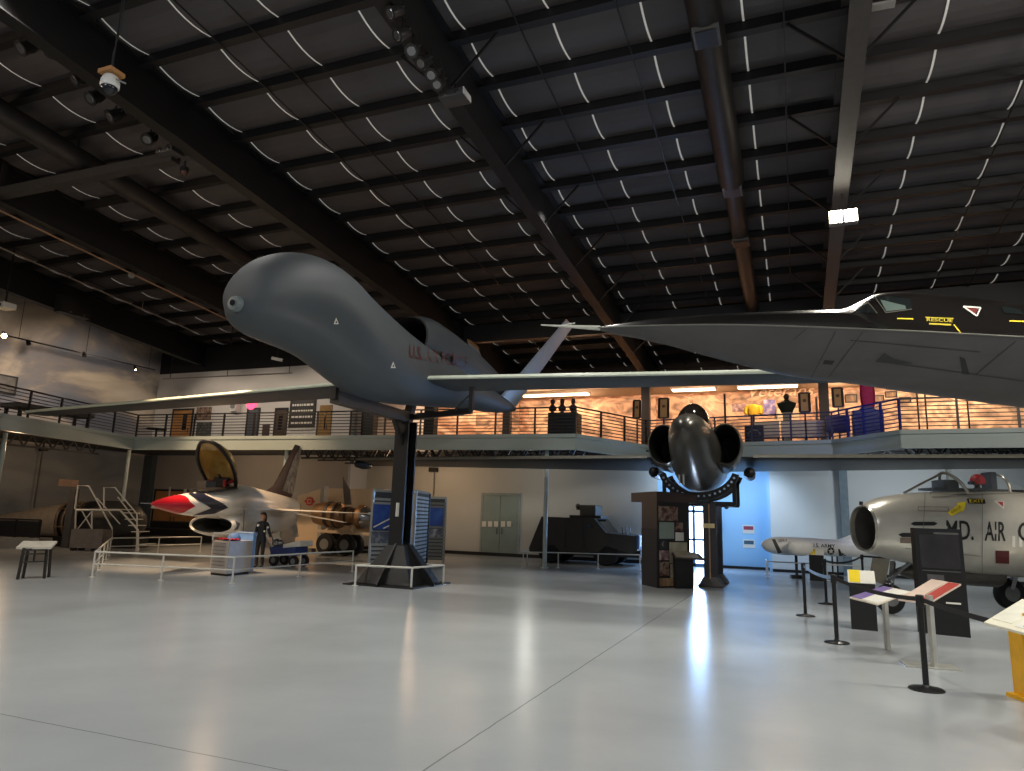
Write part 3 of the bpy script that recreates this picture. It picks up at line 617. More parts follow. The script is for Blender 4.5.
a = onX(160, 379, -27.6); b = onX(330, 373, -14); b = V((-20.6, a.y+.5, a.z)); 
t = thing('light_track', 'thin pale light track hung above the upstairs doors', 'light track', a)
a = onY(163, 379, 24.4); b = onY(292, 373, 24.4); MB().bar(a, b, .05).build('track', GPIPE, t)
for f_ in (.06, .52, .98): q = a+(b-a)*f_; MB().bar(q, V((q.x, q.y, RZ(q.y)-.02)), .02).build('hanger', BLACK, t)
for k, (x, y) in enumerate(((66, 308), (80, 312))):
    p = onX(x, y, -27.6-.8*k); t = thing('loudspeaker', ('left', 'right')[k]+' one of two black loudspeakers under the dark left girder', 'speaker', p)
    MB().bb(p+V((-.2, -.35, -.25)), p+V((.2, .35, .5))).build('cabinet', BLACK, t); MB().lathe([(.06, 0), (.04, .04)], p+V((.2, .1, -.15)), (1, 0, 0), 10).build('lamp', CHROME, t)
    MB().bar(p+V((0, 0, .5)), V((p.x, p.y, RZ(p.y)-.5)), .05).build('hanger', STEEL, t)
p = onX(133, 274, -22.0); t = thing('spotlight', 'small glinting spotlight under the girder left of the drone nose', 'spotlight', p)
MB().lathe([(.08, -.15), (.1, 0), (.12, .15)], p, (.3, -.6, -.5), 12).build('can', GREY, t, smooth=True); MB().bar(p, V((p.x, p.y, RZ(p.y)-.1)), .03).build('yoke', STEEL, t)
p = onX(277, 359, -20.3); t = thing('wall_camera', 'tiny pale camera on a drop rod beside the drone chin', 'camera', p)
MB().bar(p+V((-.2, -.1, .03)), p+V((.2, .1, -.05)), .12).build('body', WHITE, t); MB().bar(p, V((p.x, p.y, RZ(p.y))), .025).build('drop_rod', STEEL, t)
# ------------------------------------------------------------------ large grey drone on the black mast
GHM = mat('drone_grey', (64, 69, 73), .62, var=.05, scale=1.5); GHL = mat('leading_edge_pale', (196, 204, 186), .4, var=.05)
X0 = -8.7
gh = thing('reconnaissance_drone', 'huge grey long-winged surveillance drone raised on a black mast', 'drone', (X0, 14.6, 4.3))
S = [(8.93, 5.32, 5.02, .14), (8.97, 5.52, 4.88, .34), (9.1, 5.82, 4.76, .54), (9.4, 6.14, 4.68, .70), (9.85, 6.40, 4.66, .82), (10.35, 6.55, 4.64, .88), (10.9, 6.60, 4.58, .90), (11.5, 6.55, 4.42, .88), (12.2, 6.38, 4.25, .83), (13.0, 6.20, 4.18, .80), (14.0, 6.0, 4.22, .77), (15.2, 5.85, 4.36, .74), (16.5, 5.75, 4.52, .70), (18, 5.62, 4.72, .62), (19.5, 5.52, 4.86, .5), (20.8, 5.45, 5.02, .34), (21.7, 5.36, 5.2, .12)]
def interp(S, n):
    out = []
    for a, b in zip(S[:-1], S[1:]):
        for k in range(n): t = k/n; out.append([u+(v-u)*t for u, v in zip(a, b)])
    return out+[list(S[-1])]
def smoothS(S, n):    # Catmull-Rom through the stations
    out = []
    for i in range(len(S)-1):
        p0 = S[max(i-1, 0)]; p1 = S[i]; p2 = S[i+1]; p3 = S[min(i+2, len(S)-1)]
        for k in range(n):
            t = k/n; out.append([.5*((2*b)+(c-a)*t+(2*a-5*b+4*c-d)*t*t+(-a+3*b-3*c+d)*t**3) for a, b, c, d in zip(p0, p1, p2, p3)])
    return out+[list(S[-1])]
rings = []
for y, zt, zb, hw in smoothS(S, 3):
    pin = .19*math.exp(-((y-10.9)/1.7)**2); rings.append(sect((X0, y), (1, 0, 0), hw, zt, zb, 48, 2.15, pin, -.3-.06*(y-10.5), 1.2*pin))
ghf = MB().loft(rings).build('fuselage', GHM, gh, smooth=True)
nz = [(14.3, 6.08, 5.5, .42), (14.6, 6.5, 5.45, .56), (15.2, 6.66, 5.4, .60), (16.2, 6.62, 5.4, .60), (17.5, 6.5, 5.4, .56), (18.8, 6.32, 5.4, .48), (20.0, 6.1, 5.4, .38), (20.6, 5.95, 5.45, .3)]
nac = MB().loft([sect((X0, y+.28*k_), (1, 0, 0), hw, zt, zb, 32) for y, zt, zb, hw in smoothS(nz[1:], 3) for k_ in (0,)], (False, True)).build('engine_nacelle', GHM, gh, smooth=True)
ir = sect((X0, 14.6), (1, 0, 0), .56, 6.5, 5.45, 32); lp = MB()
lp.loft([[p for p in ir], [V((X0, 14.56, 5.97))+(p-V((X0, 14.6, 5.97)))*.95 for p in ir], [V((X0, 14.7, 5.97))+(p-V((X0, 14.6, 5.97)))*.86 for p in ir], [V((X0, 16.2, 5.97))+(p-V((X0, 14.6, 5.97)))*.7 for p in ir]], (False, True))
lp.build('intake', mat('intake_dark', (10, 10, 11), .7), gh, smooth=True)
def aero(c, chord, th, upv=(0, 0, 1), along=(0, 1, 0), n=9):
    c = V(c); u_ = V(upv); a = V(along); top = []; bot = []
    for k in range(n+1):
        t = (1-math.cos(PI*k/n))/2; y = th*chord*(1.48*math.sqrt(t)-.63*t-1.76*t*t+1.42*t**3-.51*t**4)*2.2
        top.append(c+a*t*chord+u_*y*.6); bot.append(c+a*t*chord-u_*y*.4)
    return top+bot[-2:0:-1]
for sx, nm in ((-1, 'left'), (1, 'right')):
    xs = [.3, .72, 3, 6, 9, 12, 15, 15.6]
    rr = [aero((X0+sx*x, 14.3+1.5*(x/15.6), 4.86-.16*(x/15.6)), 1.75-.9*(x/15.6), .07) for x in xs]
    wg = MB().loft(rr).build('wing', GHM, gh, smooth=True)
    rr = [[V((X0+sx*x, 14.3+1.5*(x/15.6)+dy, 4.86-.16*(x/15.6)+dz)) for dy, dz in ((.05, .085), (.0, .055), (-.02, .015), (-.005, -.012), (.03, -.012))] for x in xs[1:]]
    MB().loft(rr).build('leading_edge', GHL, wg, smooth=True)
    tip = onY(572, 325, 21.9); dx = tip.x-X0
    if sx < 0: dx *= .8; tip.z -= .45
    rr = [aero((X0+sx*.25, 19.75, 5.25), 1.5, .06, (-sx*.7, 0, .7)), aero((X0+sx*dx, 21.2, tip.z), .85, .06, (-sx*.7, 0, .7))]
    vt = MB().loft(rr).build('tail_fin', mat('drone_pale', (142, 150, 158), .4, var=.05), gh, smooth=True)
    rr = [aero((X0+sx*(dx-.12), 21.17, tip.z-.14), .87, .07, (-sx*.7, 0, .7)), aero((X0+sx*(dx+.01), 21.2, tip.z+.012), .86, .07, (-sx*.7, 0, .7))]
    MB().loft(rr).build('tip_cap', WOOD, vt)
MB().lathe([(.02, -.13), (.12, -.12), (.14, -.06), (.15, .05)], (X0-.02, 8.95, 5.12), (0, 1, 0), 18).build('nose_sensor', mat('sensor_grey', (96, 106, 108), .4), gh, smooth=True)
MB().lathe([(.05, -.15), (.05, -.12)], (X0-.02, 8.95, 5.12), (0, 1, 0), 12).build('lens', DKGLASS, gh)
DKRED = mat('dull_red_lettering', (74, 30, 30), .5, var=0)
text_on('U.S. AIR FORCE', [(409, 345), (468, 357), (468, 369), (409, 357.5)], [ghf, nac], 'lettering', DKRED, gh, bold=True)
for (x, y) in ((336, 321), (393, 365)):
    decal([[(x-2.6, y+3), (x+2.6, y+3), (x, y-3.6)]], [ghf], 'warning_triangle', PALE, gh); decal([[(x-1.1, y+1.6), (x+1.1, y+1.6), (x, y-1)]], [ghf], 'warning_mark', BLACK, gh, off=.012)
MST = mat('mast_black', (13, 12, 12), .45, var=.1)
# the mast
ms = thing('display_mast', 'tall black steel mast with gusseted foot carrying the grey drone', 'mast', onz(398, 584))
mb_ = onz(398, 584); mt = V((mb_.x, mb_.y, 4.0))
MB().bar(mb_, mt, .34, .05, (1, 0, 0)).build('flange', MST, ms)
z4 = 4.12
MBm = MB().bar(mb_+V((-.02, -.2, 0)), mt+V((-.02, -.2, 0)), .38, .05, (0, 1, 0)).bar(mb_+V((-.02, .2, 0)), mt+V((-.02, .2, 0)), .38, .05, (0, 1, 0)).bar(mb_, mt, .05, .4, (0, 1, 0))
MBm.build('post', MST, ms)
gs = MB()
for d in ((1, 0), (-1, 0), (0, 1), (0, -1)):
    d = V((*d, 0)); s_ = V((d.y, d.x, 0))*.03
    gs.prism([mb_+d*.1+s_, mb_+d*1.0+s_, mb_+d*1.0+V((0, 0, .06))+s_, mb_+d*.22+V((0, 0, .98))+s_, mb_+d*.1+V((0, 0, 1))+s_], -2*s_)
gs.build('gusset', MST, ms)
sk = [[mb_+V((a*k, b*k, z)) for a, b in ((-1, -1), (1, -1), (1, 1), (-1, 1))] for k, z in ((.74, 0), (.74, .05), (.24, .92), (.2, .95))]
MB().loft(sk).build('foot', MST, ms)
MB().bb(mb_+V((-.95, -.95, 0)), mb_+V((.95, .95, .03))).build('base_plate', BLACK, ms)
la = onz(331, 394, z4); ra = onz(471, 411, z4)
MB().bar(mt+V((0, 0, .1)), V((X0-.35, 12.3, 4.1)), .24, .26).build('forward_arm', mat('beam_grey', (62, 56, 52), .5, var=.15), ms)
MB().bar(mt+V((0, 0, .1)), ra, .13, .13).build('side_arm', STEEL, ms)
MB().bar(V((X0-.35, 12.3, 4.05)), V((X0-.35, 12.3, 4.3)), .12).build('upright', STEEL, ms)
MB().bar(ra, ra+V((0, 0, .58)), .1).bar(ra+V((-.4, -.05, .02)), ra+V((0, 0, .42)), .05).build('upright', STEEL, ms)
MB().bar(mt+V((0, -.1, -.75)), mt+V((-.05, -.6, .05)), .1).bar(mt, mt+V((0, .2, .62)), .2).build('knee', STEEL, ms)
a = onD(397, 503, 16.75); MB().bar(mb_+V((.03, -.24, 1.62)), mb_+V((.03, -.24, 1.95)), .21, .02, (1, 0, 0)).build('notice', PALE, ms, label='small cream notice on the mast')
# ------------------------------------------------------------------ dark high-speed jet nose at right
SRU = mat('jet_black', (18, 16, 15), .27, var=.15, scale=1.5, spec=.45); SRL = mat('jet_black_lit', (74, 71, 71), .5, var=.12, scale=1.2)  # underside is black paint too; light from below put into the grey
DS = 11.8
o_ = onD(600, 329, DS); sr = thing('spy_jet', 'long black high-speed jet nose with a canopy reaching in from the right', 'jet aircraft', o_, YAW)
Q = [(597, 327, 327.6, 328.2, .02, .42), (608, 325.6, 327, 330, .16, .42), (622, 323.8, 326.2, 332.4, .28, .42), (645, 321.6, 325.4, 337.6, .42, .42), (675, 319.6, 324.6, 345, .56, .42), (710, 317.6, 324.2, 355, .70, .42), (744, 316.2, 324.8, 364.2, .82, .42), (780, 315.2, 326, 373, .93, .42), (815, 314.2, 327.2, 378.5, 1.02, .42), (833, 312.5, 328, 380.5, 1.07, .6), (846, 308, 328.6, 382, 1.1, 1.2), (860, 301.5, 329.2, 383.5, 1.13, 1.9), (873, 295.4, 329.8, 385.5, 1.16, 2.4), (889, 292.8, 330.7, 388, 1.2, 2.3), (915, 293.2, 332.2, 391.8, 1.25, 2.2), (949, 296.2, 334.2, 396.4, 1.31, 2.1), (985, 300.5, 336.6, 401.5, 1.36, 2.0), (1024, 305.8, 339.8, 406.6, 1.4, 2.0), (1080, 312, 344, 412, 1.44, 1.9), (1135, 318, 348, 417, 1.46, 1.8)]
ru = []; rl = []
for x, yt, yc, yb_, w, p_ in smoothS(Q, 3):
    T = onD(x, yt, DS); B = onD(x, yb_, DS+w*.25); zc = onD(x, yc, DS-w).z; zt = T.z; zb = onD(x, yb_, DS).z
    base = V((T.x, T.y, 0)); N = 20
    ru.append([base+HEAD*(w*u_)+V((0, 0, zc+(zt-zc)*max(0, math.cos(PI/2*abs(u_)))**p_)) for u_ in [-1+2*k/N for k in range(N+1)]])
    rl.append([base+HEAD*(w*u_)+V((0, 0, zc-(zc-zb)*max(0, 1-abs(u_)**1.9)**.8)) for u_ in [-1+2*k/N for k in range(N+1)]])
sru = MB().loft(ru, (False, False), False).build('upper_fuselage', SRU, sr, smooth=True, label='glossy black upper fuselage')
srl = MB().loft(rl, (False, False), False).build('lower_fuselage', SRL, sr, smooth=True, label='black underside, greyed for the light on it')
ch = MB(); ch.tube([r[0] for r in ru], .012, 6); ch.tube([r[-1] for r in ru], .012, 6); ch.build('chine_edge', mat('chine_grey', (104, 104, 96), .4), sr)
MB().tube([onD(541, 325, DS), onD(562, 326.2, DS), onD(600, 328, DS)], [.012, .022, .045], 8).build('pitot_probe', mat('probe_pale', (190, 190, 180), .3), sr, smooth=True)
MB().tube([onD(560, 326, DS)+V((0, 0, -.0)), onD(575, 323, DS)], .012, 6).build('probe_vane', MATS['probe_pale'], sr)
decal([[(875.5, 297.2), (888, 296), (910, 299.5), (912, 309.3), (886, 312.6)]], [sru], 'side_window', mat('tinted_window', (24, 30, 30), .08, var=0), sr, label='dark side window of the front cockpit')
decal([[(880, 300), (905, 306.2), (906, 309.5), (886, 311.8)]], [sru], 'window_teal_panel', mat('teal_liner', (84, 100, 94), .4, var=.05), sr, off=.012)  # flat teal patch laid over the side window
decal([[(852, 313), (867, 303), (876, 313.2)]], [sru], 'windscreen', MATS['tinted_window'], sr)
fr_ = mat('window_frame_grey', (76, 74, 66), .4)
def strip(pts, w, objs, nm, m, par, off=.012):
    ps = []
    for (x0, y0), (x1, y1) in zip(pts[:-1], pts[1:]):
        L_ = math.hypot(x1-x0, y1-y0); nx, ny = -(y1-y0)/L_*w/2, (x1-x0)/L_*w/2
        ps.append([(x0+nx, y0+ny), (x1+nx, y1+ny), (x1-nx, y1-ny), (x0-nx, y0-ny)])
    return decal(ps, objs, nm, m, par, off)
strip([(850, 313.5), (867.5, 302), (877, 314)], 1.3, [sru], 'window_frame', fr_, sr)
strip([(874.5, 297), (885.5, 313.2), (911.5, 309.7)], 1.1, [sru], 'window_frame', fr_, sr)
text_on('RESCUE', [(926.5, 318), (952.5, 319.4), (952.5, 322.6), (926.5, 321.4)], [sru], 'lettering', MATS.get('dim_yellow') or mat('dim_yellow', (196, 176, 52), .5, var=.05), sr, bold=True)
decal([[(925, 317), (953.5, 318.3), (953.5, 319), (925, 317.8)], [(929, 323.2), (951, 324.2), (951, 325.8), (929, 324.8)]], [sru], 'yellow_marking', MATS['dim_yellow'], sr)
strip([(953.5, 325), (961, 334)], 1.3, [sru, srl], 'yellow_arrow_line', YEL, sr); strip([(897, 319), (913, 319.4)], 1.3, [sru], 'yellow_dash', YEL, sr); strip([(1009, 321.5), (1024, 322)], 1.3, [sru], 'yellow_dash', YEL, sr)
strip([(963, 307), (980.5, 308.2), (976.5, 316.5), (963, 307)], 1.5, [sru], 'white_triangle', PALE, sr); decal([[(966, 308.2), (978, 309), (975.6, 314.3)]], [sru], 'red_triangle', mat('dull_red', (110, 40, 40), .5), sr)
decal([[(1001, 306.5), (1020, 309.2), (1023, 315), (1004, 313)]], [sru], 'side_window', MATS['tinted_window'], sr)
decal([[(824.5, 359.8), (834.6, 360.6), (832, 364.5), (822.5, 363.8)]], [srl], 'vent', BLACK, sr)
decal([[(875.5, 361.8), (884.5, 352.5), (893, 358.6), (914, 363.4), (896, 363.6)]], [srl], 'faded_marking', mat('faded_black', (38, 37, 38), .5), sr)
decal([[(959.5, 356.5), (965, 358.5), (969.5, 374.5), (962, 373.5)]], [srl], 'vent', BLACK, sr)
LN = mat('panel_line', (40, 39, 40), .6)
for ln in ([(811, 377.5), (835.5, 331.5)], [(828.5, 377), (863, 331.5)], [(793, 340), (808.5, 326.5)], [(975, 375), (1016, 341)], [(890, 363), (1024, 381)], [(850, 340), (980, 352)]): strip(ln, .7, [srl], 'panel_line', LN, sr, .006)
pb = onD(1120, 400, DS+.1); MB().lathe([(.5, 0), (.5, .05), (.16, .1), (.14, pb.z+.3)], (pb.x, pb.y, 0), n=16).build('mount_post', STEEL, sr)
# ------------------------------------------------------------------ silver fighter at right
DF = 15.0
fo = onD(864, 528, DF)
A86 = .14; DFx = lambda x: DF+(x-864)/744*DF*A86
AXS = (HEAD-r0*A86).normalized(); fs = thing('fighter_jet', 'silver swept-wing jet fighter with open nose intake at the right edge', 'fighter jet', (fo.x, fo.y, 0), YAW)
Q = [(863, 505.5, 551.5, .44), (866, 503.2, 553.2, .47), (876, 498.6, 556.2, .53), (890, 495.4, 560.2, .60), (905, 493.6, 563.6, .66), (930, 492, 568, .72), (965, 491, 573.6, .77), (1000, 490.2, 576.4, .80), (1045, 490, 578, .8), (1130, 491, 578, .8)]
rg = []
for x, a, b, w in smoothS(Q, 3):
    A = onD(x, a, DFx(x)); B = onD(x, b, DFx(x)); rg.append(sect((A.x, A.y), AXS, w, A.z, B.z, 36, 2.25))
f86 = MB().loft(rg, (False, True)).build('fuselage', ALU, fs, smooth=True)
r1 = rg[0]; cc = sum(r1, V())/len(r1)
MB().loft([r1, [cc+(p-cc)*.975-r0*.045 for p in r1], [cc+(p-cc)*.94-r0*.04 for p in r1], [cc+(p-cc)*.92+r0*.05 for p in r1]], (False, False)).build('intake_lip', mat('lip_metal', (190, 186, 172), .25, metal=.7), fs, smooth=True)
MB().loft([[cc+(p-cc)*.92+r0*.05 for p in r1], [cc+(p-cc)*.86+r0*.9 for p in r1], [cc+(p-cc)*.5+r0*2.2 for p in r1]], (False, True)).build('intake_duct', mat('duct_grey', (60, 56, 52), .6), fs, smooth=True)
MB().bar(onD(861, 501.5, DF), onD(861, 505, DF), .07).build('gun_camera', BLACK, fs)
def halfring(x, zt, hw, D, zbpx, lean=0, n=14):
    T = onD(x, zt, D); B = onD(x, zbpx, D); return [V((T.x, T.y, 0))+HEAD*(hw*math.cos(PI*k/n))+V((0, 0, B.z+(T.z-B.z)*math.sin(PI*k/n)**.8))+r0*(lean*(1-math.sin(PI*k/n))) for k in range(n+1)]
CG = [(904, 493, .08), (914, 487.8, .2), (926, 481.5, .29), (942, 473.4, .36), (954, 469.8, .39), (967, 468.6, .41), (982, 470.4, .41), (996, 475.2, .38), (1010, 482.5, .3), (1022, 490.2, .12)]
MB().loft([halfring(x, y, hw, DFx(x), 493.6, 0) for x, y, hw in smoothS(CG, 2)], (False, False), False).build('canopy', mat('canopy_glass', (205, 215, 212), .04, var=0, alpha=.1), fs, smooth=True)
bow = MB(); bow.tube(halfring(942.5, 472.8, .37, DFx(942), 493.6, .28), .035, 8); bow.tube([onD(904, 493, DFx(904)), onD(922, 483.2, DFx(922)), onD(942, 473.2, DFx(942))], .025, 6)
bow.tube([V((p.x, p.y, p.z))-HEAD*.38 for p in [onD(x, 493.3, DFx(x)) for x in (920, 960, 1000, 1018)]], .025, 6); bow.tube(halfring(996, 475.0, .385, DFx(996), 493.6, 0), .03, 8)
bow.build('canopy_frame', mat('frame_silver', (176, 172, 160), .3, metal=.6), fs, smooth=True)
a = onD(930, 495, DFx(930)); b = onD(1010, 495, DFx(1010))
MB().box((a+b)/2+V((0, 0, .1)), ((b-a).length, .62, .05), M.Rotation(YAW, 3, 'Z')).build('cockpit_sill', BLACK, fs)
a = onD(945, 486, DFx(945)); MB().box(a, (.3, .5, .25), M.Rotation(YAW, 3, 'Z')).build('instrument_shroud', BLACK, fs, bevel=.03)
a = onD(989, 482, DFx(989)); MB().box(a, (.14, .34, .42), M.Rotation(YAW, 3, 'Z')).build('headrest', mat('seat_navy', (34, 38, 54), .7), fs, bevel=.03)
RW_ = M.Rotation(YAW, 3, 'Z')
# seated mannequin pilot
p = onD(977, 483, DFx(977)); t = thing('mannequin', 'mannequin pilot in a red helmet seated in the silver fighter cockpit', 'mannequin', p-V((0, 0, .3)))
MB().loft([[p+RW_ @ V((.12*k*math.cos(2*PI*i/16), .22*k*math.sin(2*PI*i/16), z)) for i in range(16)] for z, k in ((-.42, .8), (-.3, 1), (-.2, 1.02), (-.13, .8), (-.1, .35), (-.02, .32))]).build('body', mat('flight_suit_olive', (58, 60, 46), .8), t, smooth=True)
hd = MB().ball(p+V((0, 0, .03)), .095, 14, (1, .85, 1.2)).build('head', mat('skin_tone', (190, 140, 112), .6), t, smooth=True)
hm = MB().lathe([(.145, -.03), (.15, .03), (.145, .09), (.115, .15), (.06, .185), (.005, .195)], p+r0*.02, (0, 0, 1), 20).build('helmet', mat('helmet_red', (200, 24, 38), .25, var=.03), t, smooth=True)
MB().box(p-r0*.12+V((0, 0, .0)), (.08, .17, .07), RW_).build('visor', BLACK, hm, bevel=.02)
# markings
LB = mat('stencil_black', (26, 25, 24), .5, var=0)
text_on('MD.', [(946, 520.3), (973.5, 521), (973.5, 540.3), (946, 539.7)], [f86], 'lettering', LB, fs, bold=True)
text_on('AIR', [(984.5, 521.5), (1005.5, 521.8), (1005.5, 541), (984.5, 540.6)], [f86], 'lettering', LB, fs, bold=True)
text_on('G', [(1018, 522), (1030, 522), (1030, 541), (1018, 541)], [f86], 'lettering', LB, fs, bold=True)
decal([[(947.5, 512.5), (957.5, 505), (956.2, 503.2), (966, 501.6), (963.8, 510.4), (962.4, 508.7), (951, 516.5)]], [f86], 'yellow_arrow', YEL, fs)
text_on('RESCUE', [(950.5, 512.0), (959.6, 505.4), (961, 507.4), (952, 514.2)], [f86], 'arrow_lettering', LB, fs, off=.014)
decal([[(966.5, 498.8), (984.5, 499), (985.5, 503.8), (968, 503.6)]], [f86], 'marking_plate', LB, fs); text_on('EXIT', [(968.8, 499.7), (983.4, 499.9), (984, 503), (969.6, 502.9)], [f86], 'plate_lettering', YEL, fs, off=.014)
decal([[(993.2, 500.8), (1004, 501.2), (1004, 509.8)]], [f86], 'white_triangle', PALE, fs); decal([[(996.8, 502), (1002.8, 502.2), (1002.8, 507)]], [f86], 'red_triangle', mat('triangle_red', (170, 60, 60), .5), fs, off=.012)
decal([[(995.5, 550.4), (1009, 550.8), (1009, 563.6), (995.5, 563.2)]], [f86], 'red_panel', mat('maroon', (84, 30, 32), .5), fs)
for q in ([(910.5, 523.8), (914, 521.8), (934, 521.8), (937.5, 523.6), (934, 525.6), (914, 525.6)], [(898, 534.6), (902, 532.8), (914, 532.8), (914, 537.2), (902, 537)]): decal([q], [f86], 'gun_port', BLACK, fs)
decal([[(900, 537.5), (914, 537.6), (914, 543.5), (900, 543)]], [f86], 'heat_stain', mat('stain', (128, 110, 96), .5, var=.2), fs); strip([(918, 507), (948, 507.4), (948, 511.5), (918, 511), (918, 507)], .6, [f86], 'faded_stencil', mat('stain', (0, 0, 0)), fs)
for x0 in (1012, 1019): decal([[(x0, 536), (x0+3, 536), (x0+3, 547), (x0, 547)]], [f86], 'pale_stripe', PALE, fs)
strip([(982, 493), (982, 575)], .5, [f86], 'panel_line', mat('seam_grey', (110, 108, 100), .5), fs); strip([(905, 548), (980, 556)], .5, [f86], 'panel_line', MATS['seam_grey'], fs); strip([(925, 494), (921, 566)], .5, [f86], 'panel_line', MATS['seam_grey'], fs)
# gear
def wheel(c, r, w, ax, par, nm='wheel', hm=None):
    o = MB().lathe([(r*.55, -w/2), (r*.92, -w/2), (r, -w*.3), (r, w*.3), (r*.92, w/2), (r*.55, w/2)], c, ax, 22).build(nm, RUBBER, par, smooth=True)
    MB().lathe([(r*.5, -w*.52), (r*.55, -w*.3), (r*.55, w*.3), (r*.5, w*.52)], c, ax, 16).build('hub', hm or GREY, o); return o
n0 = onz(891, 613.5); wheel(n0+V((0, 0, .29)), .29, .16, HEAD, fs); ntop = onD(893, 562, DF)
MB().bar(n0+V((0, 0, .3))+HEAD*.0, ntop, .09).bar(n0-HEAD*.12+V((0, 0, .29)), n0-HEAD*.12+V((0, 0, .62)), .05).bar(n0+V((0, 0, .62))-HEAD*.14, n0+V((0, 0, .62))+HEAD*.05, .06).bar(n0+V((0, 0, .65)), ntop+r0*.35, .05).build('nose_strut', CHROME, fs)
q = [onD(873, 558, DF-.2), onD(890, 559, DF-.2), onD(885.5, 585, DF-.2), onD(869.5, 580, DF-.2)]; MB().prism(q, HEAD*.03).build('gear_door', mat('door_tan', (118, 112, 98), .5, metal=.3), fs)
for dd in (-1.25, 1.25):
    c_ = onD(1024, 560, DF); c_ = V((c_.x, c_.y, .34))+HEAD*dd+r0*.5; wheel(c_, .34, .2, HEAD, fs); MB().bar(c_, c_+V((0, 0, .7))-HEAD*dd*.3, .1).build('main_strut', CHROME, fs)
    wr = [aero(V((c_.x, c_.y, .98))-HEAD*dd*.5-r0*.9, 2.2, .05, (0, 0, 1), r0), aero(V((c_.x, c_.y, 1.05))+HEAD*dd*1.1+r0*.6, 1.8, .05, (0, 0, 1), r0)]
    MB().loft(wr).build('wing', ALU, fs, smooth=True)
MB().loft([[V((p.x, p.y, .92))+HEAD*(.42*k*math.cos(2*PI*i/14)+.5)+V((0, 0, .28*k*math.sin(2*PI*i/14)-.12)) for i in range(14)] for p, k in ((onD(905, 575, DF), .05), (onD(925, 575, DF), .6), (onD(960, 575, DF), .9), (onD(1010, 575, DF), 1))])  .build('drop_tank', mat('tank_dark', (84, 80, 74), .4, metal=.4), fs, smooth=True)
# ------------------------------------------------------------------ black spy plane on the twin posts
U2 = mat('spy_plane_black', (92, 89, 82), .3, metal=.45, var=.2, scale=1.5); U2L = mat('wing_dark', (34, 33, 31), .4, var=.15)
NX = onD(684, 428, 16.2); AX0 = V((NX.x, NX.y, 0)); P2 = onD(695, 440, 18.9); AX1 = V((P2.x, P2.y, 0)); ax = (AX1-AX0).normalized(); sd = V((ax.y, -ax.x, 0)); ROOTD = 0
up_ = thing('spy_plane', 'black long-winged spy plane facing forward on twin posts', 'spy plane', (-2.3, 20.2, 2.3), 0)
zn = NX.z
Q = [(0, zn+.02, zn-.1, .06), (.12, zn+.2, zn-.26, .2), (.4, zn+.36, zn-.42, .35), (.9, zn+.48, zn-.62, .47), (1.6, zn+.55, zn-.85, .55), (2.4, zn+.56, zn-1.05, .62), (3.3, zn+.52, zn-1.25, .70), (4.5, zn+.4, zn-1.3, .72), (6, zn+.3, zn-1.2, .7), (8, zn+.15, zn-1.0, .6), (10, zn-.0, zn-.75, .4), (11, zn-.1, zn-.6, .25)]
rg = []
for s_, a, b, w in smoothS(Q, 3):
    c = AX0+ax*s_; rg.append(sect((c.x, c.y), sd, w, a, b, 32, 2.1))
u2f = MB().loft(rg).build('fuselage', U2, up_, smooth=True)
Q = [(1.5, .4, .3), (1.8, .78, .42), (2.4, .98, .5), (3.1, 1.0, .5), (4.0, .9, .42), (5.2, .55, .2)]
MB().loft([[AX0+ax*s_+sd*(w*math.cos(PI*k/14))+V((0, 0, zn+.1+(h-.1)*math.sin(PI*k/14))) for k in range(15)] for s_, h, w in smoothS(Q, 3)], (True, True), True).build('canopy', mat('canopy_smoked', (30, 26, 22), .1, var=0), up_, smooth=True)
for sg in (-1, 1):
    off = .80; cz = zn-.12
    def ir(s_, r_, dz=0, oo=0): 
        c = AX0+ax*s_+sd*sg*(off+oo); return [c+sd*(r_*.82*math.cos(2*PI*k/24))+V((0, 0, cz+dz+r_*1.12*math.sin(2*PI*k/24))) for k in range(24)]
    ik = MB().loft([ir(2.5, .45), ir(2.44, .47), ir(2.5, .5), ir(2.9, .54), ir(3.6, .55, -.05, -.06), ir(4.6, .5, -.1, -.2), ir(6, .4, -.1, -.4)], (False, True)).build('engine_intake', U2, up_, smooth=True)
    MB().loft([ir(2.5, .45), ir(2.7, .43), ir(4.0, .3)], (False, True)).build('duct', mat('intake_dark', (0, 0, 0)), ik, smooth=True)
# wings
wl_ = onY(378, 464, 21.6); wr_ = onY(1024, 459, 21.6)
zr = (wl_.z+wr_.z)/2; rootc = AX0+ax*4.9
for sg in (-1, 1):
    sp = (0, 1.5, 4, 7, 10, 12.0); incl = V((0, .995, -.09))
    rr = []
    for x in sp:
        X = rootc.x+sg*x; c_ = V((X, 20.75+.05*x, zr+.05)); rr.append(aero(c_, 2.6-1.45*(x/12), .055, (0, .09, .995), incl))
    wg = MB().loft(rr).build('wing', U2L, up_, smooth=True)
    rr2 = [[V((rootc.x+sg*x, 20.75+.05*x+dy, zr+.05+dz)) for dy, dz in ((.06, .1), (0, .05), (-.025, 0), (.05, .0))] for x in sp[1:]]
    MB().loft(rr2).build('leading_edge', mat('edge_line', (104, 102, 92), .45), wg)
    X = rootc.x+sg*12.05; MB().lathe([(.01, -.25), (.12, -.1), (.16, .3), (.12, .7), (.01, .9)], (X, 21.5, zr-.08), (0, 1, 0), 14).build('wingtip_skid', BLACK, wg, smooth=True)
    c = AX0+ax*4.4+sd*sg*1.35; MB().lathe([(.02, 0), (.15, .1), (.17, .4), (.15, 1.6)], (c.x, c.y, zr-.35), (ax.x, ax.y, 0), 14).build('underwing_pod', BLACK, up_, smooth=True)
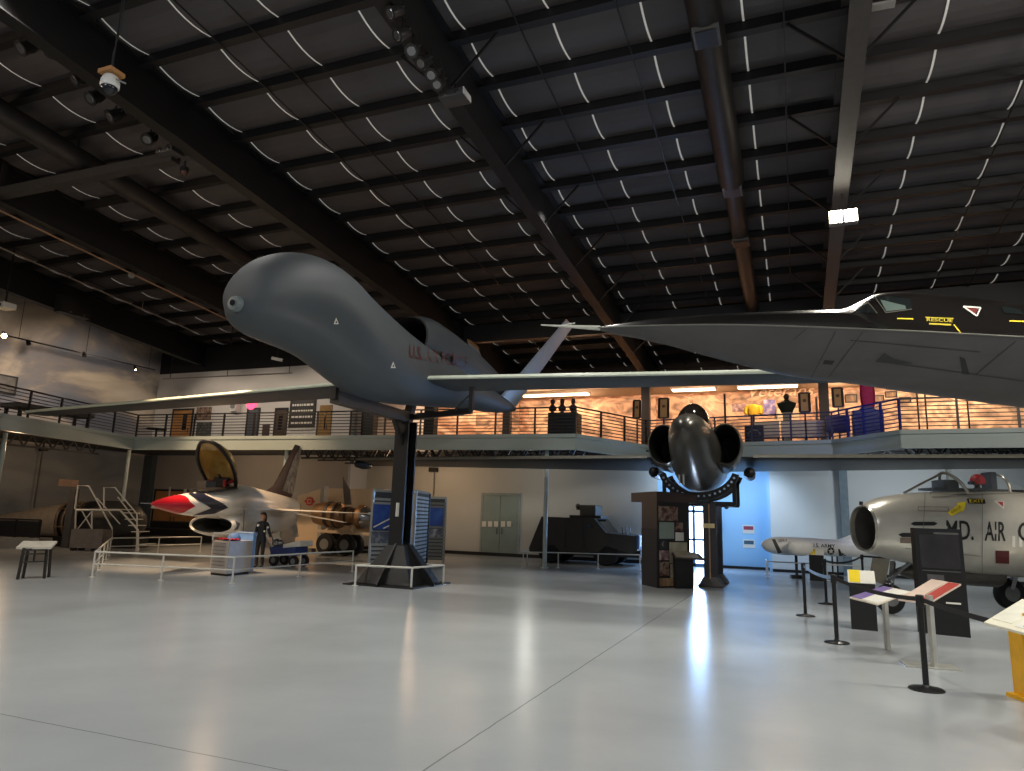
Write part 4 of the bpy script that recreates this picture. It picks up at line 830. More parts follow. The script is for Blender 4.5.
# aerials under the belly
ae = MB()
for s_, o2, l_ in ((2.2, -.25, .4), (2.6, -.4, .35), (2.9, .1, .3)): c = AX0+ax*s_+sd*o2; ae.bar((c.x, c.y, zn-.8), (c.x, c.y, zn-.8-l_), .04)
ae.build('blade_aerial', PALE, up_)
c = AX0+ax*3.55+sd*.25; MB().lathe([(.1, 0), (.1, .06)], (c.x, c.y, zn-1.32), (0, 0, -1), 12).build('drain_port', BLACK, up_)
# stand
pbase = onz(711.5, 586.5); st = thing('display_stand', 'pair of dark steel posts with a perforated cradle under the black spy plane', 'stand', pbase)
zc_ = zn-1.22
for k, pb in enumerate((pbase, pbase+V((.02, 1.25, 0)))):
    p_ = MB().bar(pb, (pb.x, pb.y, 2.25), .34, .04, (0, 1, 0)).bar(pb+V((0, -.15, 0)), V((pb.x, pb.y-.15, 2.25)), .34, .03, (0, 1, 0)).bar(pb+V((0, .15, 0)), V((pb.x, pb.y+.15, 2.25)), .34, .03, (0, 1, 0)).build('post', mat('post_slate', (44, 42, 48), .45), st)
    MB().loft([[pb+V((a*kk, b*kk, z)) for a, b in ((-1, -1), (1, -1), (1, 1), (-1, 1))] for kk, z in ((.32, 0), (.32, .03), (.18, .26))]).build('foot', STEEL, p_)
MB().bar(pbase+V((-.005, -.19, .05)), V((pbase.x-.005, pbase.y-.19, 2.2)), .03).build('conduit', mat('tan_conduit', (170, 130, 90), .5), st)
MB().bar(pbase+V((-.17, -.2, 1.62)), pbase+V((.14, -.2, 1.62)), .03, .12).build('notice', mat('cream_tag', (226, 204, 150), .5), st)
cr = MB(); cx = (AX0+ax*((pbase.y-AX0.y)/ax.y)).x; w_ = 1.02; n = 18
for dy in (-.1, 1.2):
    arc = [(cx+.95*math.sin(a), zc_+.62-.72*math.cos(a)) for a in [-1.32+2.64*k/n for k in range(n+1)]]
    outer = [(cx+1.13*math.sin(a), min(zc_+.62-.95*math.cos(a), zc_+.7)) for a in [-1.32+2.64*k/n for k in range(n+1)]]
    y = pbase.y+dy
    cr.loft([[V((a[0], y, a[1])), V((b[0], y, b[1])), V((b[0], y+.1, b[1])), V((a[0], y+.1, a[1]))] for a, b in zip(arc, outer)])
    for sx in (-1, 1): cr.bar((cx+sx*.95, y+.05, 2.2), (cx+sx*.95, y+.05, zc_+.3), .1)
    cr.bar((cx-.98, y+.05, 2.22), (cx+.98, y+.05, 2.22), .12)
for sx in (-.8, .8): cr.bar((cx+sx, pbase.y-.1, 2.22), (cx+sx, pbase.y+1.25, 2.22), .12)
crd = cr.build('cradle', BLACK, st)
ho = MB()
for k in range(1, n, 1):
    a = -1.32+2.64*k/n; c = V((cx+1.04*math.sin(a), pbase.y-.105, zc_+.62-.83*math.cos(a))); ho.lathe([(.033, 0), (.033, .01)], c, (0, -1, 0), 8)
ho.build('hole', mat('hole_light', (170, 190, 215), .5), crd, label='row of pale round holes')
# ------------------------------------------------------------------ white display-team fighter with open canopy
FW = mat('gloss_white', (238, 230, 216), .3, var=.04); FR = mat('nose_red', (196, 28, 40), .3, var=.05); FB = mat('band_navy', (32, 36, 52), .35, var=.05)
N0 = onD(151, 503.5, 17.7); NA = V((N0.x, N0.y, 0)); TA = V((-17.9, 22.2, 0)); fa_ = (TA-NA).normalized(); fp = V((fa_.y, -fa_.x, 0))
f16 = thing('display_jet', 'white jet fighter with red nose, navy chevrons and raised gold canopy', 'fighter jet', NA, 0)
zN = N0.z
Q = [(0, zN+.01, zN-.03, .02), (.25, zN+.08, zN-.09, .10), (.7, zN+.17, zN-.17, .21), (1.3, zN+.26, zN-.24, .32), (1.9, zN+.33, zN-.29, .40), (2.6, zN+.41, zN-.32, .47), (3.3, zN+.50, zN-.36, .54), (4.0, zN+.66, zN-.4, .6), (4.9, zN+.70, zN-.5, .68), (5.8, zN+.64, zN-.5, .74), (7, zN+.56, zN-.45, .70), (8.2, zN+.48, zN-.4, .58), (9.3, zN+.40, zN-.3, .44)]
def ring16(s_, a, b, w, n=32, e=2.1): c = NA+fa_*s_; return sect((c.x, c.y), fp, w, a, b, n, e)
R_ = smoothS(Q, 4)
f16b = MB().loft([ring16(*q) for q in R_ if q[0] >= 1.15], (False, True)).build('fuselage', FW, f16, smooth=True)
rad = MB().loft([ring16(*q) for q in R_ if q[0] <= 1.3]).build('radome', FR, f16, smooth=True, label='red pointed nose')
MB().tube([N0-fa_*.45, N0+fa_*.1], [.008, .018], 6).build('pitot_probe', GREY, f16)
MB().lathe([(.26, 0), (.36, -.9), (.40, -1.3)], NA+fa_*9.9+V((0, 0, zN+.05)), fa_, 18).build('exhaust_nozzle', mat('burnt_metal', (90, 70, 58), .35, metal=.7), f16, smooth=True)
# intake under the nose
zi = zN-.55
def iring(s_, w, h, dz=0, n=30):
    c = NA+fa_*s_; return [c+fp*(w*math.cos(2*PI*k/n))+V((0, 0, zi+dz+h*math.copysign(abs(math.sin(2*PI*k/n))**.9, math.sin(2*PI*k/n)))) for k in range(n)]
f16i = MB().loft([iring(3.3, .60, .22), iring(3.23, .64, .255), iring(3.3, .68, .29), iring(3.6, .74, .34), iring(4.4, .8, .42, .02), iring(6, .82, .45, .05), iring(8, .7, .45, .15), iring(9, .5, .38, .3)], (False, True)).build('engine_intake', FW, f16, smooth=True)
MB().loft([iring(3.3, .60, .22), iring(3.5, .57, .205), iring(4.6, .42, .2, .1)], (False, True)).build('duct', mat('duct_drab', (84, 82, 74), .5), f16i, smooth=True)  # inner duct in one drab grey
# chevrons and radome edge
decal([[(176, 491.5), (186, 489.4), (203, 493.5), (224, 504.2), (211, 508.2), (198, 500.5), (188, 494)], [(192, 515.3), (211, 508.2), (224, 504.4), (228, 507.5), (214, 513.5)]], [f16b], 'chevron_band', FB, f16, off=.012)
decal([[(174, 493.5), (183, 496.5), (195, 506), (184, 512), (174, 515), (170, 505)]], [f16b, rad], 'red_edge', FR, f16, off=.012)
decal([[(185, 513), (228, 507), (236, 508.5), (214, 514.5), (190, 517)]], [f16b, f16i], 'pale_band', FW, f16, off=.004)
decal([[(235, 521), (240, 523.5), (238, 529), (233.5, 530.5), (236.5, 526)]], [f16i], 'grey_band', mat('band_grey', (110, 106, 104), .4), f16, off=.01)
strip([(243.5, 507), (244, 513), (243, 531)], .7, [f16b, f16i], 'panel_line', mat('seam_brown', (120, 96, 84), .5), f16, .01)
# strake + wings + stabilisers
for sg, nm in ((1, 'near'), (-1, 'far')):
    c = lambda s_, w, z: NA+fa_*s_+fp*(sg*w)+V((0, 0, z))
    zw = zN-.06
    MB().loft([[c(3.3, .5, zw), c(3.3, .5, zw+.01)], ] if False else [[c(3.4, .5, zw-.02), c(4.4, .82, zw-.02), c(5.4, .95, zw-.02), c(5.6, .4, zw-.02)], [c(3.4, .5, zw+.02), c(4.4, .82, zw+.03), c(5.4, .95, zw+.04), c(5.6, .4, zw+.06)]]).build('strake', FW, f16)
    w_ = MB().loft([aero(c(5.0, .6, zw), 2.5, .035, (0, 0, 1), fa_), aero(c(6.9, 3.75, zw-.03), .85, .03, (0, 0, 1), fa_)]).build('wing', FW, f16, smooth=True)
    MB().tube([c(6.5, 3.78, zw-.03), c(6.6, 3.78, zw-.03), c(8.0, 3.78, zw-.03)], [.01, .045, .045], 8).build('wingtip_rail', PALE, w_, smooth=True)
    MB().loft([aero(c(8.3, .5, zw-.1), 1.3, .03, (0, 0, 1), fa_), aero(c(9.0, 2.2, zw-.38), .6, .03, (0, 0, 1), fa_)]).build('tailplane', FW, f16, smooth=True)
    MB().loft([aero(c(8.2, .45, zw-.4), .8, .03, fp, fa_), aero(c(8.4, .6, zw-.95), .55, .03, fp, fa_)]).build('ventral_fin', FW, f16)
    g = c(6.3, .85, 0); wheel(g+V((0, 0, .3)), .3, .18, fp, f16); MB().bar(g+V((0, 0, .3)), c(6.1, .5, zN-.8), .1).bar(g+V((0, 0, .4)), c(5.6, .5, zN-.8), .06).build('main_strut', PALE, f16)
    MB().prism([c(5.6, .62, zN-.85), c(6.8, .62, zN-.85), c(6.7, .95, zN-1.25), c(5.7, .95, zN-1.25)], fp*.02).build('gear_door', FW, f16)
g = NA+fa_*4.6; wheel(g+V((0, 0, .24)), .24, .14, fp, f16); MB().bar(g+V((0, 0, .24)), g-fa_*.1+V((0, 0, zi-.3)), .08).build('nose_strut', PALE, f16)
# tail fin: brown-edged, pale centre
def fp3(s_, z): return NA+fa_*s_+V((0, 0, z))
ftop = onX(303, 449, (NA+fa_*9.5).x).z; ftop = 4.2
fin = MB().loft([[fp3(6.4, zN+.7)-fp*.04, fp3(7.9, zN+.74)-fp*.06, fp3(9.7, zN+.5)-fp*.04], [fp3(6.4, zN+.7)+fp*.04, fp3(7.9, zN+.74)+fp*.06, fp3(9.7, zN+.5)+fp*.04]] if False else [aero(fp3(6.5, zN+.4), 3.0, .02, fp, fa_), aero(fp3(7.6, zN+.8), 2.05, .03, fp, fa_), aero(fp3(9.35, ftop), .8, .03, fp, fa_)]).build('tail_fin', mat('fin_maroon', (66, 30, 32), .5, var=.15), f16, smooth=True)
fq = MB()
for o_ in (.052, -.052): fq.face([fp3(8.35, zN+.65)+fp*o_, fp3(9.5, zN+.55)+fp*o_*.8, fp3(10.0, ftop-.12)+fp*o_*.5, fp3(9.75, ftop-.12)+fp*o_*.6, fp3(9.2, ftop-.6)+fp*o_*.7, fp3(8.9, zN+1.5)+fp*o_])
fq.build('fin_panel', wallmat('star_panel', [(60, 60, 64), (140, 134, 126), (186, 178, 166)], 4, .5, 3), fin)
# cockpit tub, seat, canopy
def cp(s_, w, z): return NA+fa_*s_+fp*w+V((0, 0, z))
sill = zN+.44
MB().loft([[cp(s_, w*math.cos(2*PI*k/20), sill+.0+.07*math.sin(2*PI*k/20)+dz) for k in range(20)] for s_, w, dz in ((2.1, .1, -.06), (2.35, .34, -.02), (3.0, .46, .05), (3.8, .46, .12), (4.05, .3, .1))]).build('cockpit_tub', BLACK, f16, smooth=True)
MB().hull8([cp(*q) for q in ((3.35, -.24, sill), (3.35, .24, sill), (3.65, .24, sill), (3.65, -.24, sill), (3.55, -.2, sill+.42), (3.55, .2, sill+.42), (3.75, .2, sill+.42), (3.75, -.2, sill+.42))]).build('ejection_seat', mat('seat_black', (36, 32, 30), .7), f16)
MB().bb(cp(2.75, 0, sill+.05)-V((.2, .2, 0)), cp(2.75, 0, sill+.26)+V((.16, .16, 0))).build('head_up_display', mat('hud_grey', (60, 56, 52), .4), f16)
for w_ in (-.3, .3): MB().tube([cp(3.2, w_, sill+.05), cp(3.3, w_*.8, sill+.3), cp(3.55, w_*.6, sill+.22), cp(3.7, w_, sill+.32)], .045, 6).build('red_strap', mat('strap_red', (150, 36, 34), .6), f16)
hz = V((3.8, sill+.12, 0)); ang = math.radians(43); CL = 1.85
def cpt(l, w, h):   # canopy coordinates: l along from the hinge to the front, h out of the frame plane
    return cp(hz.x-l*math.cos(ang)+h*math.sin(ang)*1.0, w, hz.y+l*math.sin(ang)+h*math.cos(ang))
prof = [(0, .36, .34), (.25, .45, .52), (.6, .5, .62), (1.0, .5, .58), (1.3, .44, .44), (1.6, .32, .26), (1.78, .2, .12), (CL, .06, .03)]
gl = MB(); gl.loft([[cpt(l, w*math.cos(PI*k/16), h*math.sin(PI*k/16)) for k in range(17)] for l, w, h in smoothS(prof, 2)], (False, False), False)
gl.build('canopy_glass', mat('gold_canopy', (214, 172, 84), .16, metal=.25, var=.15, alpha=.9), f16, smooth=True)
cf = MB(); loop = [cpt(l, w, 0) for l, w, h in smoothS(prof, 2)]+[cpt(l, -w, 0) for l, w, h in reversed(smoothS(prof, 2))]
cf.tube(loop, .055, 8); cf.tube([cpt(0, .36*math.cos(PI*k/12), .34*math.sin(PI*k/12)) for k in range(13)], .04, 8); cf.build('canopy_frame', BLACK, f16, smooth=True)
MB().tube([cp(3.95, 0, sill+.1), cpt(.55, 0, .0)], .035, 6).build('canopy_strut', CHROME, f16)
# ------------------------------------------------------------------ low white guard rails
GR = mat('guard_rail_white', (202, 200, 190), .4, var=.03)
def guard(pts, label, h=.58, mids=(.3,), n=None, name='guard_rail', r=.022, grp=None):
    pts = [V((p.x, p.y, 0)) for p in pts]; t = thing(name, label, 'guard rail', pts[0], 0, grp)
    for a, b in zip(pts[:-1], pts[1:]):
        MB().tube([a+V((0, 0, h)), b+V((0, 0, h))], r, 8).build('rail', GR, t)
        for z in mids: MB().tube([a+V((0, 0, z)), b+V((0, 0, z))], r*.8, 8).build('rail', GR, t)
    done = []
    for a, b in zip(pts[:-1], pts[1:]):
        k = max(1, round((b-a).length/1.9))
        for i in range(k+1):
            p = a+(b-a)*(i/k)
            if all((p-q).length > .1 for q in done): done.append(p)
    for p in done: MB().tube([p, p+V((0, 0, h))], r, 8).lathe([(.07, 0), (.07, .012)], p, n=10).build('post', GR, t)
    return t
A0, B0 = onz(92, 577), onz(232, 583.5); back = onz(109, 555.5)
E0 = onz(232, 583.5); Fz = onz(352, 571.5)
guard([onz(200, 552), back, A0, E0, Fz], 'low white double guard rail around the white display jet')
cnr = [onz(355, 585.5), onz(411, 588.5), onz(443, 584.5)]; c4 = cnr[0]+cnr[2]-cnr[1]
guard([cnr[0], cnr[1], cnr[2], c4, cnr[0]], 'low white guard rail square around the foot of the black mast', .46, (), r=.026)
guard([onz(523, 567.5)+V((-.3, 1.2, 0)), onz(523, 567.5), onz(558, 568), onz(598, 569), onz(640, 570)], 'thin white guard rail in front of the dark armoured truck', .52, (), r=.02)
mg = [onz(768, 578)+V((-.05, 1.6, 0)), onz(768, 578), onz(778, 576.5)+V((.5, .1, 0)), onz(850, 580)]
mgp = onz(768, 577); guard([mgp+V((-.1, 1.5, 0)), mgp, mgp+V((3.6, -.25, 0))], 'low white guard rail around the white target drone', .5, (), r=.02)
# ------------------------------------------------------------------ mannequin in the black flight suit
def skin_body(name, pts, edges, rad, m, parent, root=0, sub=2):
    me = bpy.data.meshes.new(name); me.from_pydata([tuple(p) for p in pts], edges, []); o = bpy.data.objects.new(name, me); C.objects.link(o); o.parent = parent
    sk_ = o.modifiers.new('skin', 'SKIN'); sk_.use_smooth_shade = True
    for v, r_ in zip(me.skin_vertices[0].data, rad): v.radius = r_ if isinstance(r_, tuple) else (r_, r_); v.use_root = False
    me.skin_vertices[0].data[root].use_root = True
    s_ = o.modifiers.new('sub', 'SUBSURF'); s_.levels = sub; s_.render_levels = sub
    me.materials.append(m)
    bpy.context.view_layer.update(); dg = bpy.context.evaluated_depsgraph_get(); m2 = bpy.data.meshes.new_from_object(o.evaluated_get(dg))
    o.modifiers.clear(); o.data = m2; m2.polygons.foreach_set('use_smooth', [True]*len(m2.polygons))
    if not m2.materials: m2.materials.append(m)
    return o
mp_ = onz(258.5, 568.5); mq = thing('mannequin', 'dark-haired mannequin in a black flight suit standing beside the grey tool cabinet', 'mannequin', mp_, .15)
P_ = [(0, 0, .92), (0, 0, 1.05), (0, -.01, 1.25), (0, 0, 1.40), (0, -.01, 1.47), (-.09, 0, .88), (-.1, -.01, .48), (-.1, .02, .09), (-.1, -.1, .05), (.09, 0, .88), (.1, -.02, .48), (.1, .02, .09), (.12, -.1, .05), (-.17, 0, 1.38), (-.22, .02, 1.12), (-.23, -.03, .9), (.17, 0, 1.38), (.26, -.01, 1.14), (.37, -.08, .96)]
E_ = [(0, 1), (1, 2), (2, 3), (3, 4), (0, 5), (5, 6), (6, 7), (7, 8), (0, 9), (9, 10), (10, 11), (11, 12), (3, 13), (13, 14), (14, 15), (3, 16), (16, 17), (17, 18)]
R2 = [(.15, .11), (.125, .1), (.16, .11), (.1, .075), .05, (.09, .09), .06, .045, .045, (.09, .09), .06, .045, .045, .06, .048, .036, .06, .048, .036]
skin_body('body', P_, E_, R2, mat('flight_suit_black', (24, 24, 30), .7, var=.2), mq)
SK = MATS['skin_tone']
hd = MB()
hd.loft([[V((w*math.cos(2*PI*k/18), yc+d*math.sin(2*PI*k/18), z)) for k in range(18)] for z, w, d, yc in ((1.46, .045, .05, 0), (1.50, .048, .055, -.01), (1.515, .055, .075, -.02), (1.55, .07, .09, -.015), (1.60, .078, .1, -.005), (1.65, .078, .1, 0), (1.69, .066, .085, .005), (1.715, .03, .04, .01))])
hd.hull8([(-.012, -.1, 1.575), (.012, -.1, 1.575), (.012, -.08, 1.575), (-.012, -.08, 1.575), (-.005, -.1, 1.615), (.005, -.1, 1.615), (.005, -.08, 1.615), (-.005, -.08, 1.615)])
for s_ in (-1, 1): hd.ball((s_*.08, 0, 1.595), .022, 8, (.4, .8, 1.2))
h_ = hd.build('head', SK, mq, smooth=True, world=False)
fe = MB()
for s_ in (-1, 1): fe.ball((s_*.03, -.095, 1.62), .011, 8, (1.2, .5, .7))
fe.bb((-.022, -.103, 1.548), (.022, -.09, 1.556)); fe.build('eyes_and_mouth', mat('feature_dark', (60, 30, 28), .6), h_, world=False)
MB().loft([[V((w*math.cos(2*PI*k/18), yc+d*math.sin(2*PI*k/18), z)) for k in range(18)] for z, w, d, yc in ((1.44, .075, .035, .075), (1.52, .095, .06, .055), (1.60, .098, .08, .04), (1.655, .094, .1, .018), (1.69, .088, .112, .0), (1.72, .066, .085, .004), (1.74, .03, .04, .01))]).build('hair', mat('hair_brown', (58, 34, 24), .7, var=.2), mq, smooth=True, world=False)
for sx, base, dirv in ((-1, V((-.23, -.03, .9)), V((0, -.15, -1))), (1, V((.37, -.08, .96)), V((.5, -.35, -.8)))):
    d = dirv.normalized(); s_ = d.cross(V((0, 1, 0))).normalized(); hb = MB()
    hb.loft([[base+d*l+s_*(w*math.cos(2*PI*k/10))+V((0, 1, 0))*(.014*math.sin(2*PI*k/10)) for k in range(10)] for l, w in ((-.02, .028), (.03, .036), (.085, .04), (.095, .034))])
    for k, (o, l) in enumerate(((-.03, .06), (-.01, .075), (.01, .07), (.03, .055))): b0 = base+d*.085+s_*o; hb.tube([b0, b0+d*l*.55, b0+d*l+V((0, -.015, 0))], [.009, .008, .006], 6)
    b0 = base+d*.03-s_*.034*sx; hb.tube([b0, b0+d*.035-s_*.02*sx, b0+d*.065-s_*.022*sx], [.011, .009, .007], 6)
    hb.build('hand', SK, mq, smooth=True, world=False)
MB().lathe([(.045, 0), (.045, .012)], (-.09, -.105, 1.33), (0, -1, 0), 12).build('patch', PALE, mq, world=False); MB().lathe([(.035, 0), (.035, .012)], (.225, -.05, 1.27), (.5, -1, 0), 12).build('patch', PALE, mq, world=False); MB().lathe([(.03, 0), (.03, .012)], (.14, -.085, 1.15), (.2, -1, 0), 12).build('patch', PALE, mq, world=False)
mq.scale = (.93, .93, .93)
# tool cabinet with open top, red cloth, blue ball cap
a = onz(209, 574.5); b = onz(226, 576.5); c = onz(250, 573.5); ctop = .86
tcab = thing('tool_cabinet', 'grey drawer cabinet with a clear-edged tray top beside the mannequin', 'cabinet', a)
d_ = a+c-b
CG_ = mat('cabinet_grey', (186, 178, 170), .35, metal=.3, var=.06)
MB().hull8([p+V((0, 0, z)) for z in (.06, ctop) for p in (a, b, c, d_)]).build('body', CG_, tcab)
kk = .04; cen = (a+c)/2; MB().hull8([cen+(p-cen)*.92+V((0, 0, z)) for z in (0, .06) for p in (a, b, c, d_)]).build('plinth', BLACK, tcab)
nrm = V(((b-a).y, -(b-a).x, 0)).normalized()
for k in range(8):
    z = .1+k*.093; dr = MB().hull8([p+V((0, 0, zz)) for zz in (z, z+.08) for p in (a+(b-a)*.05, b-(b-a)*.05, b-(b-a)*.05+nrm*.02, a+(b-a)*.05+nrm*.02)]).build('drawer', CG_, tcab)
    MB().bar(a+(b-a)*.15+nrm*.03+V((0, 0, z+.065)), b-(b-a)*.15+nrm*.03+V((0, 0, z+.065)), .015).build('handle', mat('handle_grey', (110, 104, 100), .3), dr)
bl = mat('side_panel_blue', (110, 150, 205), .3, var=.15); MB().hull8([p+V((0, 0, z)) for z in (.05, ctop+.22) for p in (c, c+(c-b)*.13, d_+(c-b)*.13, d_)]).build('side_panel', bl, tcab, label='blue side panel')  # side panel in mottled blue
MB().bar(a+V((0, 0, ctop+.2)), b+V((0, 0, ctop+.2)), .02).bar(d_+V((0, 0, ctop+.2)), c+V((0, 0, ctop+.2)), .02).bar(a+V((0, 0, ctop)), a+V((0, 0, ctop+.2)), .02).bar(d_+V((0, 0, ctop)), d_+V((0, 0, ctop+.2)), .02).bar(b+V((0, 0, ctop)), b+V((0, 0, ctop+.2)), .02).build('tray_edge', mat('tray_edge', (190, 196, 196), .2), tcab)
cl = MB(); n = 9; gx = [[(a+(b-a)*(.1+.8*i/n)+(d_-a)*(.08+.45*j/n))+V((0, 0, ctop+.02+.06*abs(math.sin(i*1.7+j))*abs(math.cos(j*1.3)))) for i in range(n+1)] for j in range(n+1)]
cl.loft(gx, (False, False), False); solo(cl, 'red_cloth', RED, 'crumpled red cloth lying in the tray top of the grey cabinet', 'cloth', smooth=True)
q = b+(c-b)*.45+(a-b)*.4+V((0, 0, ctop)); t = thing('ball_cap', 'light blue cap lying on the grey cabinet top', 'cap', q)
CAPB = mat('cap_blue', (92, 128, 178), .7); MB().lathe([(.17, 0), (.17, .08), (.13, .16), (.06, .2), (.005, .21)], q, n=16).build('crown', CAPB, t, smooth=True)
MB().hull8([q+V(v) for v in ((-.12, -.15, .0), (.12, -.15, .0), (.09, -.3, .0), (-.09, -.3, .0), (-.12, -.15, .025), (.12, -.15, .025), (.09, -.3, .015), (-.09, -.3, .015))]).build('brim', CAPB, t)
# blue and white push cart right of the mannequin
q = onz(288, 566); t = thing('ground_cart', 'small blue and white wheeled cart right of the mannequin', 'cart', q)
BLU = mat('cart_blue', (44, 62, 120), .35, var=.1)
MB().hull8([q+V(v) for v in ((-.45, -.3, .28), (.5, -.3, .34), (.5, .3, .34), (-.45, .3, .28), (-.55, -.3, .55), (.45, -.3, .72), (.45, .3, .72), (-.55, .3, .55))]).build('body', BLU, t, bevel=.04)
MB().hull8([q+V(v) for v in ((.0, -.33, .55), (.62, -.33, .62), (.62, .33, .62), (.0, .33, .55), (.0, -.33, .66), (.62, -.33, .8), (.62, .33, .8), (.0, .33, .66))]).build('seat', PALE, t, bevel=.03)
MB().ball(q+V((-.35, -.2, .68)), .14, 12).ball(q+V((-.15, -.25, .7)), .1, 10).build('engine', CHROME, t, smooth=True)
MB().tube([q+V((-.5, -.1, .6)), q+V((-.7, -.1, .95)), q+V((-.8, .1, 1.0))], .025, 8).build('handlebar', CHROME, t)
for sx, sy in ((-.35, -.25), (-.35, .25), (.4, -.25), (.4, .25)): wheel(q+V((sx, sy, .17)), .17, .1, (0, 1, 0), t)
# small open step frame left of the cabinet
q = onz(205, 570)+V((-.2, 1.5, 0)); t = thing('step_stool', 'small pale open-frame step left of the grey cabinet', 'step', q); m_ = MB()
for sx in (-.25, .25):
    for sy in (-.2, .2): m_.bar(q+V((sx, sy, 0)), q+V((sx, sy, .75)), .035)
m_.build('frame', GR, t)
for z in (.35, .74): MB().bb(q+V((-.27, -.22, z)), q+V((.27, .22, z+.03))).build('tread', GR, t)
# ------------------------------------------------------------------ tan panels and turboprop behind the white jet
TAN = mat('tan_cabinet', (196, 172, 142), .5, var=.04)
q0 = onY(301, 550, 25.2); q1 = onY(335, 550, 25.2); q2 = onY(375, 550, 25.2)
def zpx(x, y, Y): return onY(x, y, Y).z
t = thing('display_partition', 'tan tapered display panel with a red square emblem behind the white jet', 'display panel', (q0.x, 25.2, 0))
x_ = lambda px, Y=25.2: onY(px, 520, Y).x
MB().prism([(x_(296), 25.2, zpx(300, 496, 25.2)), (x_(319), 25.2, zpx(319, 488.5, 25.2)), (x_(319), 25.2, .15), (x_(297), 25.2, .15)], (0, .3, 0)).build('panel', TAN, t)
MB().bb((x_(298), 25.2, 0), (x_(302), 25.5, .15)).bb((x_(314), 25.2, 0), (x_(318), 25.5, .15)).build('foot', BLACK, t)
p = onY(309.5, 501.3, 25.18); EM = mat('emblem_red', (196, 44, 40), .5); MB().bb(p+V((-.16, 0, -.16)), p+V((.16, .02, .16))).prism([p+V((-.3, .005, 0)), p+V((0, .005, -.2)), p+V((.3, .005, 0)), p+V((0, .005, .2))], (0, .02, 0)).build('emblem', EM, t)
MB().bb(p+V((-.1, -.012, -.1)), p+V((.1, -.002, .1))).build('emblem_ring', TAN, t); MB().bb(p+V((-.06, -.02, -.06)), p+V((.06, -.01, .06))).build('emblem_dot', EM, t)
MB().bb((x_(319), 25.15, 0), (x_(322.5), 25.45, zpx(321, 486, 25.2))).build('post', mat('grey_post', (150, 144, 136), .5), t)
t = thing('trailer_cabinet', 'long tan cabinet behind the turboprop engine', 'cabinet', (x_(345, 26.5), 26.5, 0))
MB().bb((x_(322, 26.3), 26.3, .9), (x_(382, 26.3), 26.9, zpx(345, 488.5, 26.3))).build('upper_panel', TAN, t); MB().bb((x_(322, 26.3), 26.35, .1), (x_(345, 26.3), 26.85, .9)).build('lower_panel', TAN, t)
MB().bb((x_(323, 26.3), 26.4, 0), (x_(380, 26.3), 26.8, .1)).build('plinth', BLACK, t); MB().bb((x_(330, 26.3), 26.28, .3), (x_(340, 26.3), 26.3, 1.4)).build('door', TAN, t)
ec = onY(348, 516, 24.3); t = thing('turboprop_engine', 'brown metal turboprop engine with a propeller blade on a dark trolley', 'engine', (ec.x, 24.3, 0))
BM_ = mat('bronze_engine', (150, 116, 84), .35, metal=.7, var=.3, scale=5)
MB().lathe([(.2, -1.6), (.42, -1.5), (.5, -1.1), (.5, -.3), (.36, -.2), (.34, .2), (.3, .4), (.42, .5), (.5, .62), (.46, .8)], ec, (1, 0, -.04), 20).build('engine_case', BM_, t, smooth=True)
MB().lathe([(.53, -.9), (.53, -.75)], ec, (1, 0, -.04), 20).lathe([(.53, -.5), (.53, -.4)], ec, (1, 0, -.04), 20).lathe([(.38, 0), (.38, .1)], ec, (1, 0, -.04), 20).build('band', mat('engine_dark', (48, 40, 34), .5), t, smooth=True)
MB().lathe([(.46, .7), (.42, .85), (.28, 1.2), (.05, 1.4)], ec, (1, 0, -.04), 18).build('spinner', CHROME, t, smooth=True)
pp = ec+V((-.05, -.1, .1)); MB().loft([[pp+V((-.1-.0, 0, .35)), pp+V((.22, 0, .35)), pp+V((.22, .06, .35)), pp+V((-.1, .06, .35))], [pp+V((-.22, 0, 1.0)), pp+V((.15, 0, .9)), pp+V((.15, .05, .9)), pp+V((-.22, .05, 1.0))], [pp+V((-.28, 0, 1.5)), pp+V((-.2, 0, 1.35)), pp+V((-.2, .03, 1.35)), pp+V((-.28, .03, 1.5))]]).build('propeller_blade', mat('blade_grey', (96, 88, 80), .4), t)
MB().bar(ec+V((-1.3, -.3, -.62)), ec+V((1.3, -.3, -.68)), .1).bar(ec+V((-1.3, .3, -.62)), ec+V((1.3, .3, -.68)), .1).bar(ec+V((-.8, -.3, -.62)), ec+V((-.8, 0, -.4)), .08).bar(ec+V((.4, -.3, -.62)), ec+V((.4, 0, -.3)), .08).bar(ec+V((-.8, .3, -.62)), ec+V((-.8, 0, -.4)), .08).build('trolley_beam', TAN, t)
for sx in (-.75, .2): wheel(V((ec.x+sx, 24.0, .42)), .42, .25, (0, 1, 0), t); wheel(V((ec.x+sx, 24.6, .42)), .42, .25, (0, 1, 0), t)
MB().bar((ec.x-.8, 24.0, .42), (ec.x-.8, 24.0, ec.z-.6), .08).bar((ec.x+.2, 24.6, .42), (ec.x+.2, 24.6, ec.z-.6), .08).bar((ec.x-.75, 24.0, .42), (ec.x-.75, 24.6, .42), .08).bar((ec.x+.2, 24.0, .42), (ec.x+.2, 24.6, .42), .08).build('trolley_leg', BLACK, t)
